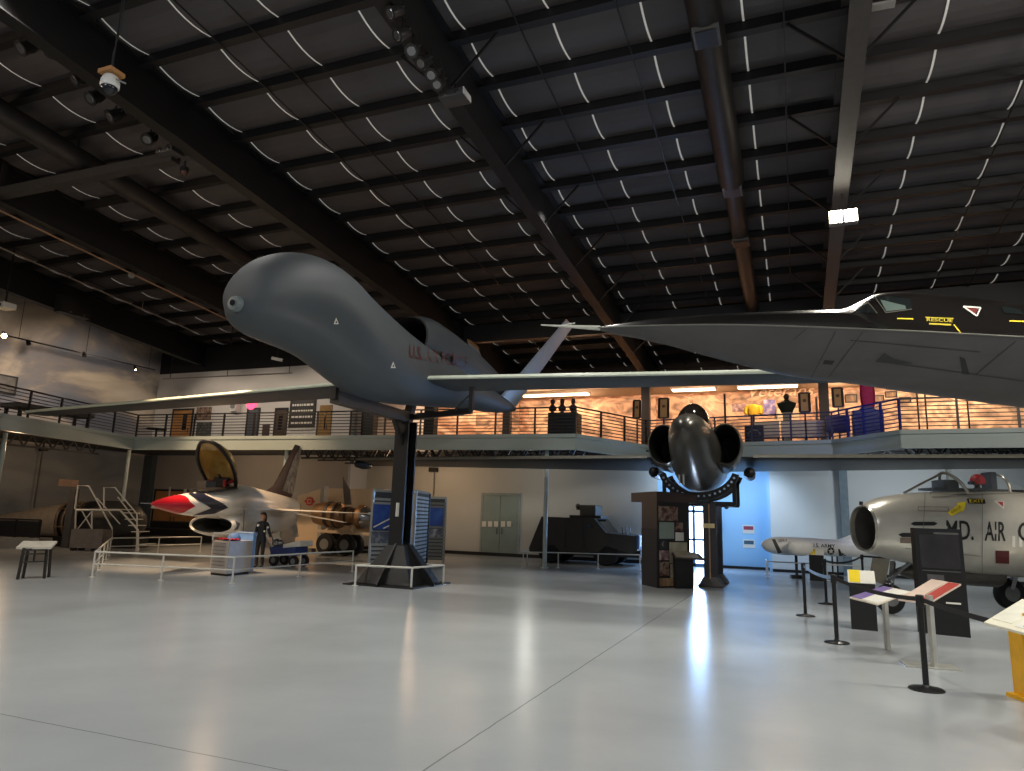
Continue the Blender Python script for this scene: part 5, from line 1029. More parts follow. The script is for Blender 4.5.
# ------------------------------------------------------------------ slatted display stands behind the mast
SLAT = mat('slat_silver', (168, 170, 166), .35, metal=.4, var=.05)
POST = wallmat('space_poster', [(18, 40, 100), (32, 70, 150), (60, 110, 185)], 1.2, .4, 4)
def slat_panel(a, b, ztop, t, m=SLAT, z0=.12, pitch=.12):
    a = V((a.x, a.y, 0)); b = V((b.x, b.y, 0)); d = (b-a).normalized(); nn = V((d.y, -d.x, 0)); nn = nn if nn.dot(-a) > 0 else -nn
    o = MB().loft([[p+nn*w+V((0, 0, z)) for p, w in ((a, .02), (b, .02), (b, -.03), (a, -.03))] for z in (z0, ztop)]).build('back_board', mat('slat_gap', (60, 62, 66), .6), t)  # back board darkened for depth contrast between the slats
    sl = MB()
    for k in range(int((ztop-z0-.1)/pitch)): z = z0+.06+k*pitch; sl.bar(a+nn*.03+V((0, 0, z)), b+nn*.03+V((0, 0, z)), .025, pitch*.62)
    sl.build('slats', m, o)
    MB().bar(a, a+V((0, 0, ztop+.03)), .07).bar(b, b+V((0, 0, ztop+.03)), .07).bar(a+V((0, 0, ztop)), b+V((0, 0, ztop)), .08).build('frame', SLAT, t)
    return nn, d
def poster(a, b, f0, f1, z0, z1, nn, t, m, nm='poster'):
    a = V((a.x, a.y, 0)); b = V((b.x, b.y, 0)); p = a+(b-a)*f0; q = a+(b-a)*f1
    return MB().loft([[v+nn*w+V((0, 0, z)) for v, w in ((p, .05), (q, .05), (q, .07), (p, .07))] for z in (z0, z1)]).build(nm, m, t)
a = onz(368.5, 572); b = onz(402, 571)+V((.05, 0, 0)); c = onz(412, 570.5); d = onz(424.5, 566)
t = thing('slat_display', 'slatted silver display stand with a blue aircraft poster and a bright side panel', 'display stand', a)
nn, dd = slat_panel(a, b, 2.35, t); po = poster(a, b, 0, 1, 1.22, 1.95, nn, t, POST); p2 = poster(a, b, 0, 1, .82, 1.16, nn, t, wallmat('cloud_strip', [(24, 30, 50), (90, 96, 110), (200, 200, 196)], 2.2, .4, 5))
st_ = MB()
for f0, z0, f1, z1 in ((.02, 1.28, .62, 1.62), (.3, 1.25, .95, 1.58)): st_.bar(a+(b-a)*f0+nn*.078+V((0, 0, z0)), a+(b-a)*f1+nn*.078+V((0, 0, z1)), .012, .035)
st_.build('white_streak', PALE, po)
SB = mat('slat_blue_lit', (206, 222, 242), .3, metal=.2, var=.25, scale=2); n2, _ = slat_panel(c, d, 2.4, t, SB)  # slats made paler and bluer, side light put into the colour
MB().bar(d+V((.04, .04, .1)), d+V((.04, .04, 2.4)), .05, .09).build('edge_strip', BLACK, t); MB().bar(b, c, .06).bar(b+V((0, 0, 2.35)), c+V((0, 0, 2.38)), .06).build('hinge_bar', SLAT, t)
a2 = onz(424, 563); b2 = onz(443, 563.5)
t = thing('slat_display', 'grey slatted display stand with a small blue poster, right of the bright panel', 'display stand', a2)
SG = mat('slat_grey', (118, 118, 112), .4, metal=.3, var=.05); nn, dd = slat_panel(a2, b2, 2.3, t, SG); poster(a2, b2, .05, .9, 1.3, 1.95, nn, t, POST); poster(a2, b2, .05, .85, .9, 1.2, nn, t, MATS.get('x') or bpy.data.materials['cloud_strip'])
# ------------------------------------------------------------------ dark armoured truck
AM = mat('armour_olive', (50, 47, 43), .6, var=.1, scale=2); Y0 = 26.4
X = lambda px, Y=Y0: onY(px, 540, Y).x; Z = lambda px, py, Y=Y0: onY(px, py, Y).z
t = thing('armoured_truck', 'dark olive armoured truck with a roof turret against the back wall', 'truck', (X(580), 27.4, 0))
pr = [(529, 548), (541, 516.5), (594, 518.5), (606, 533), (634, 536), (637, 551), (631, 554), (606, 546), (598, 552.5), (560, 551), (554, 545), (546, 545), (541, 552), (530, 552)]
poly = [V((X(x), Y0, Z(x, y))) for x, y in pr]
MB().prism(poly, (0, 2.1, 0)).build('hull', AM, t)
MB().prism([V((X(x), Y0-.03, Z(x, y))) for x, y in ((585, 524), (592, 524), (594, 527.5), (585, 527.5))], (0, .03, 0)).prism([V((X(x), Y0-.03, Z(x, y))) for x, y in ((564, 519.5), (565, 519.5), (565, 548), (564, 548))], (0, .03, 0)).prism([V((X(x), Y0-.03, Z(x, y))) for x, y in ((581, 520), (582, 520), (584, 548), (583, 548))], (0, .03, 0)).build('window', DKGLASS, t)
MB().prism([V((X(x), Y0+.25, Z(x, y))) for x, y in ((597, 521), (605, 531), (606.5, 533), (596, 519.5))], (0, 1.6, 0)).build('windscreen', DKGLASS, t)
for px_ in (549, 604.5, 626):
    if px_ == 626: continue
    for dy in (.25, 1.9): wheel(V((X(px_), Y0+dy, .5)), .5, .35, (0, 1, 0), t, 'wheel', RUBBER)
tu = MB().bb((X(575.5), Y0+.5, Z(580, 516)), (X(592), Y0+1.6, Z(580, 504.5))).build('turret_shield', mat('shield_grey', (84, 80, 70), .6), t, bevel=.05)
MB().bb((X(566), Y0+.4, Z(566, 517.5)), (X(598), Y0+1.7, Z(566, 514.8))).build('turret_ring', AM, t); MB().tube([V((X(577), Y0+.8, Z(577, 508))), V((X(572), Y0+.6, Z(572, 508)))], .06, 8).ball((X(573), Y0+.6, Z(573, 505.5)), .1, 8).build('gun', mat('shield_grey', (0, 0, 0)), t)
for px_ in (619, 623, 627): MB().bar((X(px_), Y0+.6, Z(px_, 535)), (X(px_)-.02, Y0+.6, Z(px_, 527)), .03).build('antenna', BLACK, t)
MB().bb((X(636), Y0+.1, Z(636, 549)), (X(638.5), Y0+.7, Z(636, 535))).build('headlamp_guard', mat('guard_blue', (70, 96, 150), .3), t); MB().bb((X(638), Y0+.25, Z(638, 547)), (X(639), Y0+.5, Z(638, 536))).build('headlamp', PALE, t)  # headlamp guard in plain blue
MB().bb((X(530), Y0+.1, .35), (X(640), Y0+2.0, .62)).build('chassis', BLACK, t)
# ------------------------------------------------------------------ exhibit kiosk and podium beside the twin posts
a = onz(642, 584.5); b = onz(657.5, 588); c = onz(690, 586.5); d = a+c-b; H_ = 2.22
BRK = mat('kiosk_brown', (60, 46, 42), .5, var=.08); KDK = mat('kiosk_dark', (30, 27, 26), .5, var=.1)
t = thing('exhibit_kiosk', 'tall brown and black exhibit kiosk with photo panels and an overhanging roof board', 'kiosk', a)
MB().hull8([p+V((0, 0, z)) for z in (0, H_) for p in (a, b, c, d)]).build('body', BRK, t)
hz_ = [onD(631, 497.5, 19.2), onD(658, 497.5, 18.7)]
cen = (a+c)/2; rf = [cen+(p-cen)*1.0 for p in (a, b, c, d)]; rf = [a+(a-b)*.75, b, c+(c-b)*.28, d+(a-b)*.75+(c-b)*.28]
MB().hull8([p+V((0, 0, z)) for z in (H_, H_+.26) for p in rf]).build('roof_board', BRK, t)
n1 = V(((c-b).y, -(c-b).x, 0)).normalized(); n1 = n1 if n1.dot(-b) > 0 else -n1
n0_ = V(((b-a).y, -(b-a).x, 0)).normalized(); n0_ = n0_ if n0_.dot(-a) > 0 else -n0_
def face_panel(f0, f1, z0, z1, m, nm, par=t, o=b, e=None, nv=None, off=.02):
    e = e or (c-b); nv = nv or n1
    return MB().loft([[o+e*f+nv*w+V((0, 0, z)) for f, w in ((f0, .0), (f1, .0), (f1, off), (f0, off))] for z in (z0, z1)]).build(nm, m, par)
face_panel(0, 1, 0, H_, KDK, 'front_board', off=.012); face_panel(0, 1, 0, 1.5, KDK, 'side_board', o=a, e=b-a, nv=n0_, off=.01)
SEPIA = bpy.data.materials['sepia_print']; DP = bpy.data.materials['dark_collage']; SP = bpy.data.materials['small_print']
for f0, f1, z0, z1, m, nm in ((.04, .62, 1.72, 2.1, DP, 'photo'), (.06, .5, 1.25, 1.68, mat('pale_green_panel', (138, 150, 140), .5, var=.05), 'text_panel'), (.55, .78, 1.45, 1.68, DP, 'photo'), (.55, .8, 1.2, 1.42, PALE, 'photo'), (.05, .28, .98, 1.2, SP, 'photo'), (.36, .9, .62, 1.16, wallmat('aged_paper', [(120, 112, 96), (170, 162, 140), (196, 188, 166)], 3, .6, 4), 'text_panel'), (.05, .34, .7, .95, bpy.data.materials['busy_print'], 'photo'), (.06, .34, .3, .66, DP, 'photo'), (.38, .62, .25, .6, bpy.data.materials['aged_paper'], 'text_panel'), (.05, .6, .04, .24, SEPIA, 'photo')): face_panel(f0, f1, z0, z1, m, nm, off=.03)
a = onz(676, 588.5); b = onz(694, 588.5); dv = HEAD*.5
t = thing('podium', 'small dark podium with a tilted reading top in front of the kiosk', 'podium', a)
MB().hull8([p+V((0, 0, z)) for z in (0, .8) for p in (a, b, b+dv, a+dv)]).build('body', KDK, t)
MB().hull8([a-r0*.05-HEAD*.1+V((0, 0, .76)), b+r0*.28-HEAD*.1+V((0, 0, .72)), b+r0*.28+dv+V((0, 0, .84)), a-r0*.05+dv+V((0, 0, .94)), a-r0*.05-HEAD*.1+V((0, 0, .79)), b+r0*.28-HEAD*.1+V((0, 0, .75)), b+r0*.28+dv+V((0, 0, .87)), a-r0*.05+dv+V((0, 0, .97))]).build('tilted_top', BRK, t)
MB().hull8([a-HEAD*.05+V((0, 0, .80)), b+r0*.15-HEAD*.05+V((0, 0, .772)), b+r0*.15+dv*.9+V((0, 0, .885)), a+dv*.9+V((0, 0, .965)), a-HEAD*.05+V((0, 0, .81)), b+r0*.15-HEAD*.05+V((0, 0, .782)), b+r0*.15+dv*.9+V((0, 0, .895)), a+dv*.9+V((0, 0, .975))]).build('card', mat('aged_card', (150, 140, 120), .5), t)
# ------------------------------------------------------------------ white target drone
DM = 23.6
q = onD(800, 545, DM); t = thing('target_drone', 'small white winged target drone with black lettering on stands beside the blue-lit wall', 'drone', V((q.x, q.y, .2)), YAW)
DWH = mat('drone_white', (234, 232, 224), .4, var=.05)
Q = [(761.5, 543.2, 545.5, .02), (764, 540.4, 549.5, .14), (769, 538.2, 552.5, .24), (777, 537, 554.5, .31), (790, 537, 555.2, .34), (815, 538.2, 555, .34), (840, 539.8, 556.5, .3), (862, 541, 556.5, .2), (885, 543, 553, .1)]
rg = []
for x, aa, bb_, w in smoothS(Q, 3): A = onD(x, aa, DM); B = onD(x, bb_, DM); rg.append(sect((A.x, A.y), HEAD, w, A.z, B.z, 26, 2.2))
td = MB().loft(rg).build('fuselage', DWH, t, smooth=True)
Q = [(787, 546, 550, .03), (789, 542, 553, .12), (794, 540.2, 555.4, .17), (803, 540.4, 555.8, .17), (810, 542, 554, .13), (813, 546, 550, .03)]
rg = []
for x, aa, bb_, w in smoothS(Q, 2): A = onD(x, aa, DM-.6); B = onD(x, bb_, DM-.6); rg.append(sect((A.x, A.y), HEAD, w, A.z, B.z, 20))
MB().loft(rg).build('wingtip_pod', DWH, t, smooth=True)
wq = onD(800, 547.5, DM); MB().loft([aero(wq-HEAD*.6-r0*.2, .5, .08, (0, 0, 1), r0), aero(wq+HEAD*.6-r0*.2, .5, .08, (0, 0, 1), r0)]).build('wing', DWH, t, smooth=True)
MB().prism([onD(838, 540, DM), onD(853, 534, DM), onD(858, 534, DM), onD(858, 541, DM)], HEAD*.04).build('tail_fin', DWH, t)
decal([[(771, 537.4), (774, 537.2), (782, 552.5), (778, 553.5)]], [td], 'dark_band', mat('band_dark', (70, 68, 64), .5), t)
text_on('U.S. ARMY', [(811, 543.2), (835, 544.4), (835, 548), (811, 547)], [td], 'lettering', LB, t, bold=True)
text_on('OM-7', [(778.5, 539.2), (787, 539.4), (787, 542), (778.5, 541.8)], [td], 'lettering', LB, t)
def pxcirc(cx, cy, r, n=18): return [(cx+r*math.cos(2*PI*k/n), cy+r*math.sin(2*PI*k/n)) for k in range(n)]
decal([pxcirc(830.8, 551, 3.6)], [td], 'roundel', LB, t); decal([[(830.8+rr_*math.sin(PI*k/5), 551-rr_*math.cos(PI*k/5)) for k, rr_ in ((k, 3 if k % 2 == 0 else 1.25) for k in range(10))]], [td], 'star', PALE, t, off=.014, step=5)
decal([[(838, 549), (839.5, 549), (843, 556), (839, 556)], [(842, 552.5), (846.5, 556), (842.5, 556.3)]], [td], 'black_stripe', LB, t)
for x in (796, 832, 837):
    p = onD(x, 556, DM); MB().bar((p.x, p.y, 0), (p.x, p.y, p.z+.05), .09 if x < 800 else .05).build('stand_post', BLACK, t)
for xa, xb in ((790, 802), (828, 842)):
    A = onD(xa, 560, DM); B = onD(xb, 560, DM); MB().bar((A.x, A.y, .06), (B.x, B.y, .06), .12, .12).build('stand_foot', BLACK, t)
# ------------------------------------------------------------------ aircraft nose section, stairs, table, barrier at far left
q = onz(75, 551); Yf = 22.0; Xl = lambda x, D=29.5: onD(x, 520, D)
OL = mat('weathered_grey', (140, 130, 116), .5, var=.15)
fc = onD(95, 525, 29.5); t = thing('aircraft_fuselage', 'weathered grey aircraft fuselage section with exposed ribs behind the white stairs', 'aircraft section', V((fc.x, fc.y, .3)), YAW)
def fring(x, yt, yb_, n=26, D=29.5): A = onD(x, yt, D); B = onD(x, yb_, D); w = (A.z-B.z)/2*.95; return sect((A.x, A.y), HEAD, w, A.z, B.z, n, 2.05)
MB().loft([fring(*q) for q in ((-8, 516, 535), (6, 514, 537), (22, 511.5, 539.5), (42, 507.5, 540.5), (60, 504, 541), (68, 502.5, 541))]).build('nose_cone', OL, t, smooth=True)
MB().loft([fring(*q) for q in ((92, 501, 541.5), (110, 500.5, 541.5), (128, 501.5, 541), (138, 506, 538), (144, 513, 532), (146, 520, 526))]).build('tail_cap', mat('dark_grey_skin', (60, 58, 56), .5, var=.1), t, smooth=True)
MB().loft([fring(66, 506, 538), fring(94, 506, 538)]).build('inner_structure', mat('inner_dark', (44, 38, 34), .7, var=.5, scale=5), t)
rb = MB()
for x in (70, 76, 82, 88): r1_ = fring(x, 502.5, 541); rb.tube(r1_+[r1_[0]], .045, 6)
for k in (2, 6, 10, 14, 17, 20, 23): rb.tube([fring(x, 502.5, 541)[k] for x in (68, 92)], .03, 6)
rb.build('rib', mat('rib_bronze', (110, 90, 70), .5, var=.3), t)
A = onD(15, 548, 29.5); B = onD(140, 548, 29.5); A.z = B.z = 0
MB().bar(A+V((0, 0, .2)), B+V((0, 0, .2)), 1.2, .4).bar(A+(B-A)*.3+V((0, 0, .4)), A+(B-A)*.3+V((0, 0, .75)), .8).bar(A+(B-A)*.75+V((0, 0, .4)), A+(B-A)*.75+V((0, 0, .75)), .8).build('cradle', BLACK, t)
p = onD(73, 500, 28.2); solo(MB().bb((p.x-.18, p.y-.1, .0), (p.x+.18, p.y+.1, onD(73, 489, 28.2).z)), 'switch_box', mat('box_slate', (78, 76, 76), .5), 'tall slate control box standing at the top of the white stairs', 'box')
# stairs
DSx = 27.4; s0 = lambda x, y, D=DSx: onD(x, y, D)
t = thing('access_stairs', 'white tubular access stairs and platform beside the aircraft section', 'stairs', V((s0(110, 545).x, s0(110, 545).y, 0)))
gd = onD(100, 560, DSx); 
for k, dD in enumerate((0, .9)):
    D = DSx+dD; m_ = MB(); P = lambda x, y: onD(x, y, D); G = lambda x: (lambda p: V((p.x, p.y, 0)))(onD(x, 545, D))
    m_.tube([P(75, 509), P(78, 485.5), P(89, 486), P(112, 528), P(112, 540)], .03, 6)
    m_.tube([P(104, 508), P(104, 487.5), P(115, 487.5), P(137, 514), P(137, 540), G(137)], .03, 6)
    m_.tube([P(76, 510), P(120, 510)], .04, 6); m_.tube([P(74, 531), P(100, 531)], .03, 6); m_.tube([P(76, 510), G(75)], .03, 6); m_.tube([P(120, 510), P(138, 530), G(139)], .035, 6); m_.tube([P(92, 510), G(92)], .03, 6)
    for a_, b_ in (((82, 511), (92, 529)), ((92, 511), (76, 531)), ((97, 498), (120, 524)), ((118, 497), (136, 521))): m_.tube([P(*a_), P(*b_)], .022, 6)
    m_.build('side_frame', GR, t)
pl_ = MB()
a, b = onD(76, 510, DSx), onD(120, 510, DSx); a2_, b2_ = a+HEAD*.9, b+HEAD*.9; pl_.hull8([a, b, b2_, a2_, a+V((0, 0, .04)), b+V((0, 0, .04)), b2_+V((0, 0, .04)), a2_+V((0, 0, .04))]); pl_.build('platform', GR, t)
for k in range(6):
    f_ = (k+.5)/6; p = onD(120+19*f_, 510+38*f_, DSx); z = max(.1, p.z); MB().hull8([p+V((0, 0, 0)), p+r0*.25, p+r0*.25+HEAD*.9, p+HEAD*.9, p+V((0, 0, .03)), p+r0*.25+V((0, 0, .03)), p+r0*.25+HEAD*.9+V((0, 0, .03)), p+HEAD*.9+V((0, 0, .03))]).build('tread', GR, t)
a = onz(70, 549.5); b = onz(102, 549.5); hgt = onD(86, 533, 27).z
t = thing('crate', 'plain grey crate on black feet under the white stairs', 'crate', a)
D0 = (a.dot(HEAD)); a = onD(70, 540, 26.6); b = onD(102, 540, 26.6); a.z = b.z = .1
MB().hull8([p+V((0, 0, z)) for z in (0, .68) for p in (a, b, b+HEAD*.6, a+HEAD*.6)]).build('box', mat('crate_grey', (112, 104, 98), .6), t)
for f_ in (.15, .8): p = a+(b-a)*f_; MB().bar(V((p.x, p.y, 0)), V((p.x, p.y, .1))+HEAD*0, .16).bar(V((p.x, p.y, 0))+HEAD*.5, V((p.x, p.y, .1))+HEAD*.5, .16).build('foot', BLACK, t)
# information table
lt = [onz(17.5, 579.5), onz(44, 578.5)]; dvt = HEAD*.32-r0*.1; t = thing('information_table', 'small dark-legged table with a tilted pale top standing alone at far left', 'table', lt[0])
ht = onD(30, 548, lt[0].dot(HEAD)).z; DT = mat('table_dark', (40, 36, 33), .5)
for p in (lt[0], lt[1], lt[0]+dvt, lt[1]+dvt): MB().bar(p, p+(lt[0]/2+lt[1]/2-p)*.12+V((0, 0, ht)), .045).build('leg', DT, t)
MB().bar(lt[0]+V((.03, 0, ht*.55)), lt[1]+V((-.03, 0, ht*.55)), .03).bar(lt[0]+V((.03, 0, ht*.8)), lt[1]+V((-.03, 0, ht*.8)), .03).bar(lt[0]+V((.03, 0, ht*.94)), lt[1]+V((-.03, 0, ht*.94)), .05).bar((lt[0]+lt[1])/2+V((0, 0, ht*.55)), (lt[0]+lt[1])/2+V((0, 0, ht*.94)), .03).build('brace', DT, t)
q0, q1 = lt[0]-r0*.1-HEAD*.06, lt[1]+r0*.1-HEAD*.06; TP = []
for dz in (0, .045): TP += [q0+V((0, 0, ht+dz-.03)), q1+V((0, 0, ht+dz-.03)), q1+dvt*1.2+V((0, 0, ht+dz+.09)), q0+dvt*1.2+V((0, 0, ht+dz+.09))]
MB().hull8(TP).build('tabletop', mat('table_pale', (190, 184, 170), .4), t)
# black slatted barrier on pale plinth
a = onD(-60, 545, 27.0); b = onD(37, 545, 27.0); a.z = b.z = 0; zt = onD(37, 520, 27).z
t = thing('slatted_barrier', 'black slatted barrier on a pale plinth at the left edge', 'barrier', b)
MB().bar(a+V((0, 0, .2)), b+r0*.3+V((0, 0, .2)), .8, .4).build('plinth', mat('plinth_pale', (140, 138, 132), .6), t)
for p in (a, (a+b)/2, b, a+(b-a)*.75): MB().bar(p+V((0, 0, .4)), p+V((0, 0, zt)), .07).build('post', BLACK, t)
for k in range(6): z = .5+(zt-.5)*k/5; MB().bar(a+V((0, 0, z)), b+V((0, 0, z)), .05, .13 if k < 5 else .06).build('slat', BLACK, t)
# bleacher under wooden doors
a = onY(148, 540, YB-.9); b = onY(200, 540, YB-.9)
t = thing('bench_seating', 'black stepped bench seating in front of the wooden doors', 'bench', V(((a.x+b.x)/2, YB-1.6, 0)))
for k in range(3): MB().bb((a.x, YB-2.4+k*.75, 0), (b.x, YB-1.65+k*.75, .33*(k+1))).build('step', mat('bench_black', (20, 19, 19), .5), t); 
for k in range(3): MB().bb((a.x, YB-2.42+k*.75, .33*(k+1)-.05), (b.x, YB-2.4+k*.75, .33*(k+1))).build('nosing', mat('nosing_grey', (50, 48, 46), .4), t)
# black rod hangers under the left mezzanine
p = onX(43, 450, -31.8); t = thing('wall_bracket', 'small black bracket lamp with a conduit on the pale wall under the left railing', 'bracket', p)
MB().bar(p+V((0, -.15, 0)), p+V((0, .2, .05)), .14).bar(p+V((0, 0, 0)), p+V((0, 0, .5)), .05).build('lamp', BLACK, t); MB().bar(p+V((-.02, 0, 0)), p+V((-.02, .0, -2.6)), .04).build('conduit', mat('conduit_brown', (90, 82, 76), .6), t)
p = onX(68, 483, -31.98); solo(MB().bb((p.x-.0, p.y-.5, p.z-.16), (p.x+.04, p.y+.5, p.z+.16)), 'wall_sign', mat('sign_peach', (206, 170, 146), .6), 'small blank peach sign on the pale wall above the aircraft section', 'sign')
# ------------------------------------------------------------------ belt stanchions on the right
SB_ = mat('stanchion_black', (18, 18, 19), .35, var=.05)
posts = [('nearest black belt stanchion, in front of the red panel stand', onz(926.5, 690), 601), ('second nearest black belt stanchion, left of the purple panel stand', onz(837, 643), 573.5), ('black belt stanchion at the left end of the pale belt', onz(805.5, 616), 566), ('farther black belt stanchion behind the one holding the pale belt', onz(826.5, 604), 554), ('farthest black belt stanchion in front of the white target drone tail', onz(864, 592), 560)]
SP_ = []
for lab, p, ty in posts:
    h = .98; t = thing('belt_stanchion', lab, 'stanchion', p, 0, 'black belt stanchions'); SP_.append((p, h))
    MB().lathe([(.175, 0), (.175, .012), (.16, .022), (.05, .035), (.035, .05)], p, n=24).build('base', SB_, t, smooth=True)
    MB().lathe([(.031, .04), (.031, h-.12)], p, n=14).build('post', SB_, t, smooth=True)
    MB().lathe([(.036, h-.13), (.042, h-.125), (.042, h-.01), (.03, h)], p, n=14).build('belt_head', BLACK, t, smooth=True)
def belt(a, b, m, lab, sag=.05, z=.93):
    a = V((a.x, a.y, z)); b = V((b.x, b.y, z)); d = (b-a).normalized(); a = a+d*.045; b = b-d*.045; n = 10; rr = []
    s_ = V((d.y, -d.x, 0))*.002
    for k in range(n+1):
        p = a+(b-a)*(k/n)-V((0, 0, sag*4*(k/n)*(1-k/n))); rr.append([p+s_+V((0, 0, -.025)), p+s_+V((0, 0, .025)), p-s_+V((0, 0, .025)), p-s_+V((0, 0, -.025))])
    return solo(MB().loft(rr), 'barrier_belt', m, lab, 'belt', 'retractable barrier belts')
BB = mat('belt_black', (22, 22, 26), .6); BLB = mat('belt_pale_blue', (140, 168, 200), .4)  # left-hand belt in pale blue, the rest black
belt(SP_[2][0], SP_[1][0], BLB, 'pale blue belt between the left stanchions'); belt(SP_[1][0], SP_[0][0], BB, 'black belt crossing in front of the purple panel')
qb = onz(985, 620, .88); belt(SP_[0][0], SP_[0][0]+(V((qb.x, qb.y, 0))-SP_[0][0])*2.4, BB, 'black belt running right from the nearest stanchion'); belt(SP_[3][0], SP_[4][0], BB, 'sagging black belt in front of the target drone stand', .1); belt(SP_[4][0], onz(1010, 590), BB, 'black belt running behind the silver fighter nose wheel', .06)
# ------------------------------------------------------------------ signs and stands on the right
a = onz(922, 633); b = onz(971, 638); dv = HEAD*.12; Dm = (a+b).dot(HEAD)/2
t = thing('display_sign', 'tall black display sign standing in front of the silver fighter', 'sign', a)
top = onD(915, 528, a.dot(HEAD)).z
lean = r0*0
MB().hull8([a, b, b+dv, a+dv, a+lean+V((0, 0, top)), b+lean+V((0, 0, top)), b+lean+dv+V((0, 0, top)), a+lean+dv+V((0, 0, top))]).build('board', mat('sign_black', (22, 21, 22), .3, var=.1), t)
nn = -HEAD*.012
def sg(f0, f1, g0, g1, m, nm): 
    pts = [a+(b-a)*f+lean*g+V((0, 0, top*g))+nn for f, g in ((f0, g0), (f1, g0), (f1, g1), (f0, g1))]; MB().prism(pts, HEAD*.01).build(nm, m, t)
sg(.08, .92, .62, .94, mat('sign_photo', (40, 38, 40), .25, var=.35, scale=3), 'photo'); sg(.4, .92, .945, .965, mat('sign_text', (70, 68, 68), .5), 'heading'); sg(.2, .55, .48, .56, mat('sign_text', (0, 0, 0)), 'text_block'); sg(.1, .9, .59, .6, mat('sign_text', (0, 0, 0)), 'rule'); sg(.55, .85, .295, .31, PALE, 'caption')
def plane_quad(cs, D_of, z, m, th=.02):
    pass
def reading_stand(base, corners, zs, label, tm, pm, cards, metal, footp=True, grp=None):
    t = thing('reading_stand', label, 'information stand', base, 0, grp)
    P4 = [onz(x, y, z) for (x, y), z in zip(corners, zs)]; cen = sum(P4, V())/4
    MB().hull8([p-V((0, 0, .02)) for p in P4]+[p for p in P4]).build('panel', pm, t)
    for (u0_, u1_, v0_, v1_, m) in cards:
        q = [(P4[0]*(1-u_)+P4[1]*u_)*(1-v_)+(P4[3]*(1-u_)+P4[2]*u_)*v_ for u_, v_ in ((u0_, v0_), (u1_, v0_), (u1_, v1_), (u0_, v1_))]
        MB().hull8([p+V((0, 0, .001)) for p in q]+[p+V((0, 0, .006)) for p in q]).build('printed_card', m, t)
    if footp is None: MB().bar(base+V((0, 0, .7)), cen-V((0, 0, .02)), .1).build('neck', metal, t)
    else: MB().bar(base+V((0, 0, .01)), V((base.x, base.y, cen.z-.02)), .085, .05, r0).build('post', metal, t)
    if footp: MB().box(base+V((0, 0, .008))+HEAD*.1, (.6, .42, .016), M.Rotation(YAW-.3, 3, 'Z')).build('foot_plate', metal, t)
    return t
PM = mat('stand_metal', (178, 178, 170), .35, metal=.4); CR = mat('panel_cream', (218, 208, 190), .45, var=.04)
reading_stand(onz(934.5, 668), [(931.5, 579), (961, 584), (928.5, 603.2), (898, 599)], (1.0, .97, .78, .81), 'slanted cream information stand with a red strip, behind the nearest stanchion', None, mat('panel_pinkish', (206, 184, 168), .45, var=.04), [(.62, .98, .03, .97, mat('strip_red', (168, 66, 58), .5, var=.05)), (.05, .55, .15, .85, mat('panel_pinkish', (0, 0, 0)))], PM)
reading_stand(onz(888, 650), [(883.5, 586), (911, 591.5), (877.5, 604), (849.5, 597)], (.88, .86, .70, .72), 'slanted cream information stand with purple corners', None, CR, [(.02, .38, .03, .42, mat('card_purple', (118, 100, 156), .5)), (.02, .38, .55, .97, mat('card_purple', (0, 0, 0))), (.45, .95, .55, .95, PALE), (.45, .95, .05, .45, PALE)], PM, False)
yb_ = onz(1031, 700); t = reading_stand(yb_, [(1022, 599), (1075, 614), (1040, 637), (984, 622)], (1.07, 1.0, .86, .90), 'slanted cream information stand on a yellow post at the right edge', None, mat('panel_ivory', (222, 218, 196), .45, var=.03), [(.5, .95, .1, .9, PALE), (.05, .42, .2, .85, mat('panel_ivory2', (226, 224, 206), .45))], mat('dummy_yellow', (232, 172, 30), .4), None)
YP = MATS['dummy_yellow']; MB().box(yb_+V((0, 0, .39)), (.2, .2, .78), RW_).build('yellow_box_post', YP, t); MB().box(yb_+V((0, 0, .02)), (.3, .3, .04), RW_).build('yellow_foot', YP, t); MB().lathe([(.05, 0), (.05, .05), (.03, .07)], yb_-HEAD*.1+V((0, 0, .52)), -HEAD, 12).build('black_knob', BLACK, t)
solo(MB().box(onz(1000, 690)+HEAD*.35+r0*.1+V((0, 0, .006)), (.7, .5, .012), RW_), 'floor_mat', BLACK, 'small black mat on the floor beside the yellow post', 'mat') if False else None
def kiosk(a, b, h, lab, yel=True, dd=.4):
    dv = V((a.x, a.y, 0)).normalized()*dd; t = thing('label_box', lab, 'label box', a)
    MB().hull8([a, b, b+dv, a+dv, a+V((0, 0, h)), b+V((0, 0, h)), b+dv+V((0, 0, h+.17)), a+dv+V((0, 0, h+.17))]).build('box', BLACK, t)
    tp = [a+V((0, 0, h)), b+V((0, 0, h)), b+dv+V((0, 0, h+.17)), a+dv+V((0, 0, h+.17))]; c_ = sum(tp, V())/4; tp = [c_+(p-c_)*1.06+V((0, 0, .004)) for p in tp]
    cd_ = MB().hull8(tp+[p+V((0, 0, .012)) for p in tp]).build('card', PALE, t)
    q = [tp[0]*.95+tp[1]*.05, tp[0]*.55+tp[1]*.45, tp[3]*.55+tp[2]*.45, tp[3]*.95+tp[2]*.05]; MB().hull8([p+V((0, 0, .0125)) for p in q]+[p+V((0, 0, .018)) for p in q]).build('yellow_block', YEL, cd_)
a = onz(851.5, 629); b = onz(878, 631.5); kiosk(a, b, .76, 'black label box with a yellow and white tilted card, behind the purple panel')
a = onz(810, 580.5); b = onz(825, 581.5); kiosk(a, b, .80, 'black label box with a yellow card beside the white target drone')
WORLD_S, EXPO = .35, 0.0
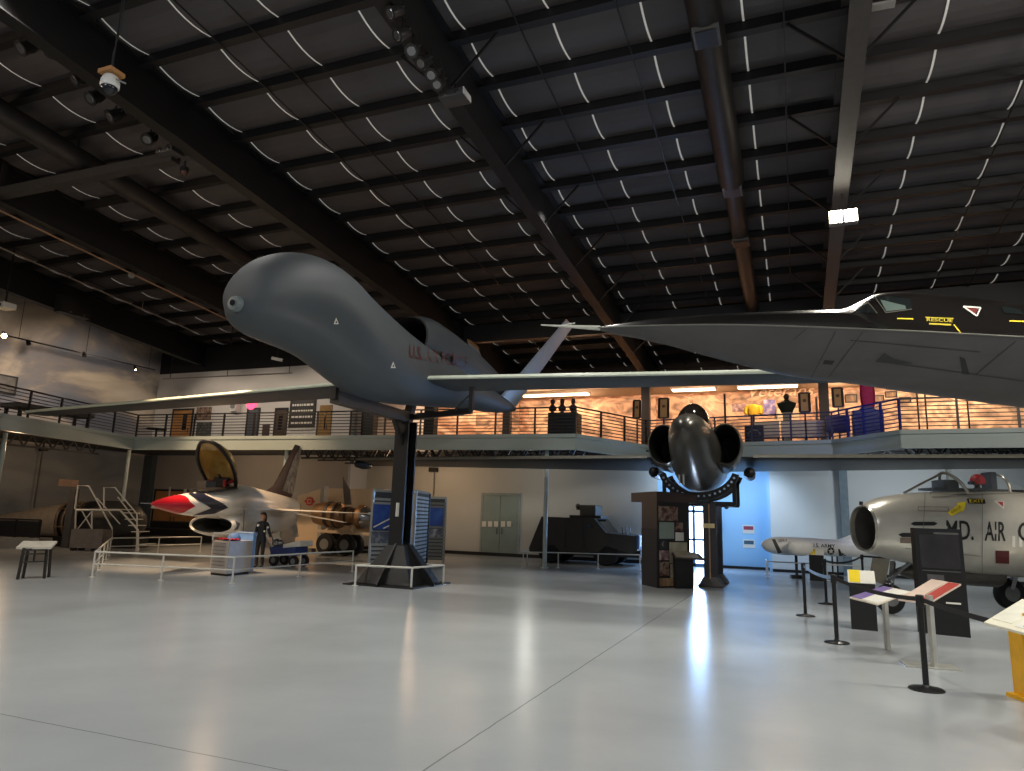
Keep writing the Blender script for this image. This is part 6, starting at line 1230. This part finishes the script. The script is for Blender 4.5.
# ------------------------------------------------------------------ light
sc = bpy.context.scene
w = bpy.data.worlds.new('hall_light'); sc.world = w; w.use_nodes = True
w.node_tree.nodes['Background'].inputs['Color'].default_value = (*lin((186, 188, 190)), 1); w.node_tree.nodes['Background'].inputs['Strength'].default_value = WORLD_S
def area(name, loc, target, size, power, col=(255, 255, 255), spread=PI):
    l = bpy.data.lights.new(name, 'AREA'); l.shape = 'DISK'; l.size = size; l.energy = power; l.color = lin(col); l.spread = spread
    o = bpy.data.objects.new(name, l); C.objects.link(o); o.location = loc; o.rotation_euler = (V(target)-V(loc)).to_track_quat('-Z', 'Y').to_euler(); return o
def spot(name, loc, target, power, ang, col=(255, 255, 255), rad=.2, blend=.6):
    l = bpy.data.lights.new(name, 'SPOT'); l.energy = power; l.spot_size = ang; l.spot_blend = blend; l.shadow_soft_size = rad; l.color = lin(col)
    o = bpy.data.objects.new(name, l); C.objects.link(o); o.location = loc; o.rotation_euler = (V(target)-V(loc)).to_track_quat('-Z', 'Y').to_euler(); return o
def pt(name, loc, power, col=(255, 220, 170), rad=.25):
    l = bpy.data.lights.new(name, 'POINT'); l.energy = power; l.shadow_soft_size = rad; l.color = lin(col); o = bpy.data.objects.new(name, l); C.objects.link(o); o.location = loc
WRM = (255, 214, 170)
spot('floodlight_beam', (1.42, fl.y-.2, fl.z-.1), (-1, 8, 0), 1500, 1.8, (255, 248, 232), .15)
area('hall_fill', (3, -2, 9.6), (1, 7, 0), 3, 350, (244, 246, 250)); area('hall_fill', (-9, -3, 9.6), (-8, 5, 0), 3, 250, (244, 246, 250)); area('hall_fill', (10, 10, 9.2), (3, 15, 0), 3, 900, (255, 248, 236)); area('hall_fill', (-20, 2, 9.6), (-16, 12, 0), 3, 300, (255, 226, 190))  # unseen area fills added overhead and behind the camera
for x, y, p_ in ((-3.5, 6, 1700), (2.5, 7, 1500), (-5, 12, 1500), (-13, 7, 1500), (-12.5, 11.5, 1200), (6.5, 9, 1400), (-1, 19, 1000), (-6, 18, 1000)): spot('floor_fill', (x, y, RZ(y)-.6), (x, y, 0), p_, 1.75, (250, 246, 238), .3, .9)  # unseen downward spots added to brighten the floor
spot('display_jet_fill', (-15.5, 13, 9.2), (-16, 17, 1), 5200, .9, WRM, .2); spot('display_jet_fill', (-21, 17, 9), (-20, 24, 1), 2600, 1.1, WRM, .2);  # unseen warm spots added to brighten the white jet
pt('lower_fill', (-24, 24.2, 3.6), 130, WRM); pt('lower_fill', (-26.5, 17, 3.7), 130, WRM); pt('lower_fill', (-15, 26.5, 3.7), 130, WRM); pt('cockpit_fill', (-14.2, 15.0, 5.0), 60, WRM); pt('lower_fill', (-10, 27, 3.7), 40, (240, 240, 230))  # unseen point fills added under the mezzanine and above the jet
for x in (-17, -12, -8.5, -4.5, -1, 3.5, 7.5): spot('gallery_lamp', (x, 31.6, 8.0), (x, 34.6, 5.6), 380, 2.3, (255, 212, 178), .3, .5)
for x in (-16, -10, -4, 2, 7): pt('gallery_cove', (x, 34.6, 7.5), 50, (255, 214, 180), .3)
for x, y in ((-28.3, 15), (-28, 21)): spot('mural_lamp', (x+1.3, y, 7.9), (XL, y+1.5, 5.8), 600, 1.7, (255, 232, 208), .1)
for x in (-27.5, -24.5, -21.3): spot('wall_washer', (x, 24.5, 8.2), (x, YB, 5.6), 170, 1.9, (255, 236, 214), .1)
area('exit_daylight', (-3.78, 29.1, 1.7), (-5.5, 20, .8), 1.2, 230, (150, 195, 255)); spot('blue_wash', (-2.2, 26.5, 3.9), (-2.2, 29.3, 1.6), 420, 2.0, (190, 220, 255), .2)  # blue_wash: hidden spot added under the mezzanine edge to brighten the wall
pt('blue_fill', (-4.9, 28.3, 3.5), 50, (190, 220, 255)); 
spot('right_wall_lamp', (3.5, 25.0, 3.7), (3.5, 28.6, 2), 240, 2.3, (235, 245, 255), .3)
spot('fighter_lamp', (3, 9, 9.3), (3.5, 16.5, 1.5), 1100, .8, (255, 248, 236), .3)
spot('nose_fill', (-.5, 12, RZ(12)-1), (-2.4, 17.5, 3.6), 900, .5, (255, 250, 240), .3)  # unseen spot added to light the spy plane from the front
spot('cradle_lamp', (-2.3, 20.5, 1.2), (-2.4, 20.3, 3), 260, 2.4, (205, 225, 255), .1)
spot('recess_blue', (2.2, 23.0, 7.5), (1.5, 26, 4.8), 150, 1.2, (90, 120, 255), .2)
sc.view_settings.view_transform = 'Standard'; sc.view_settings.exposure = EXPO
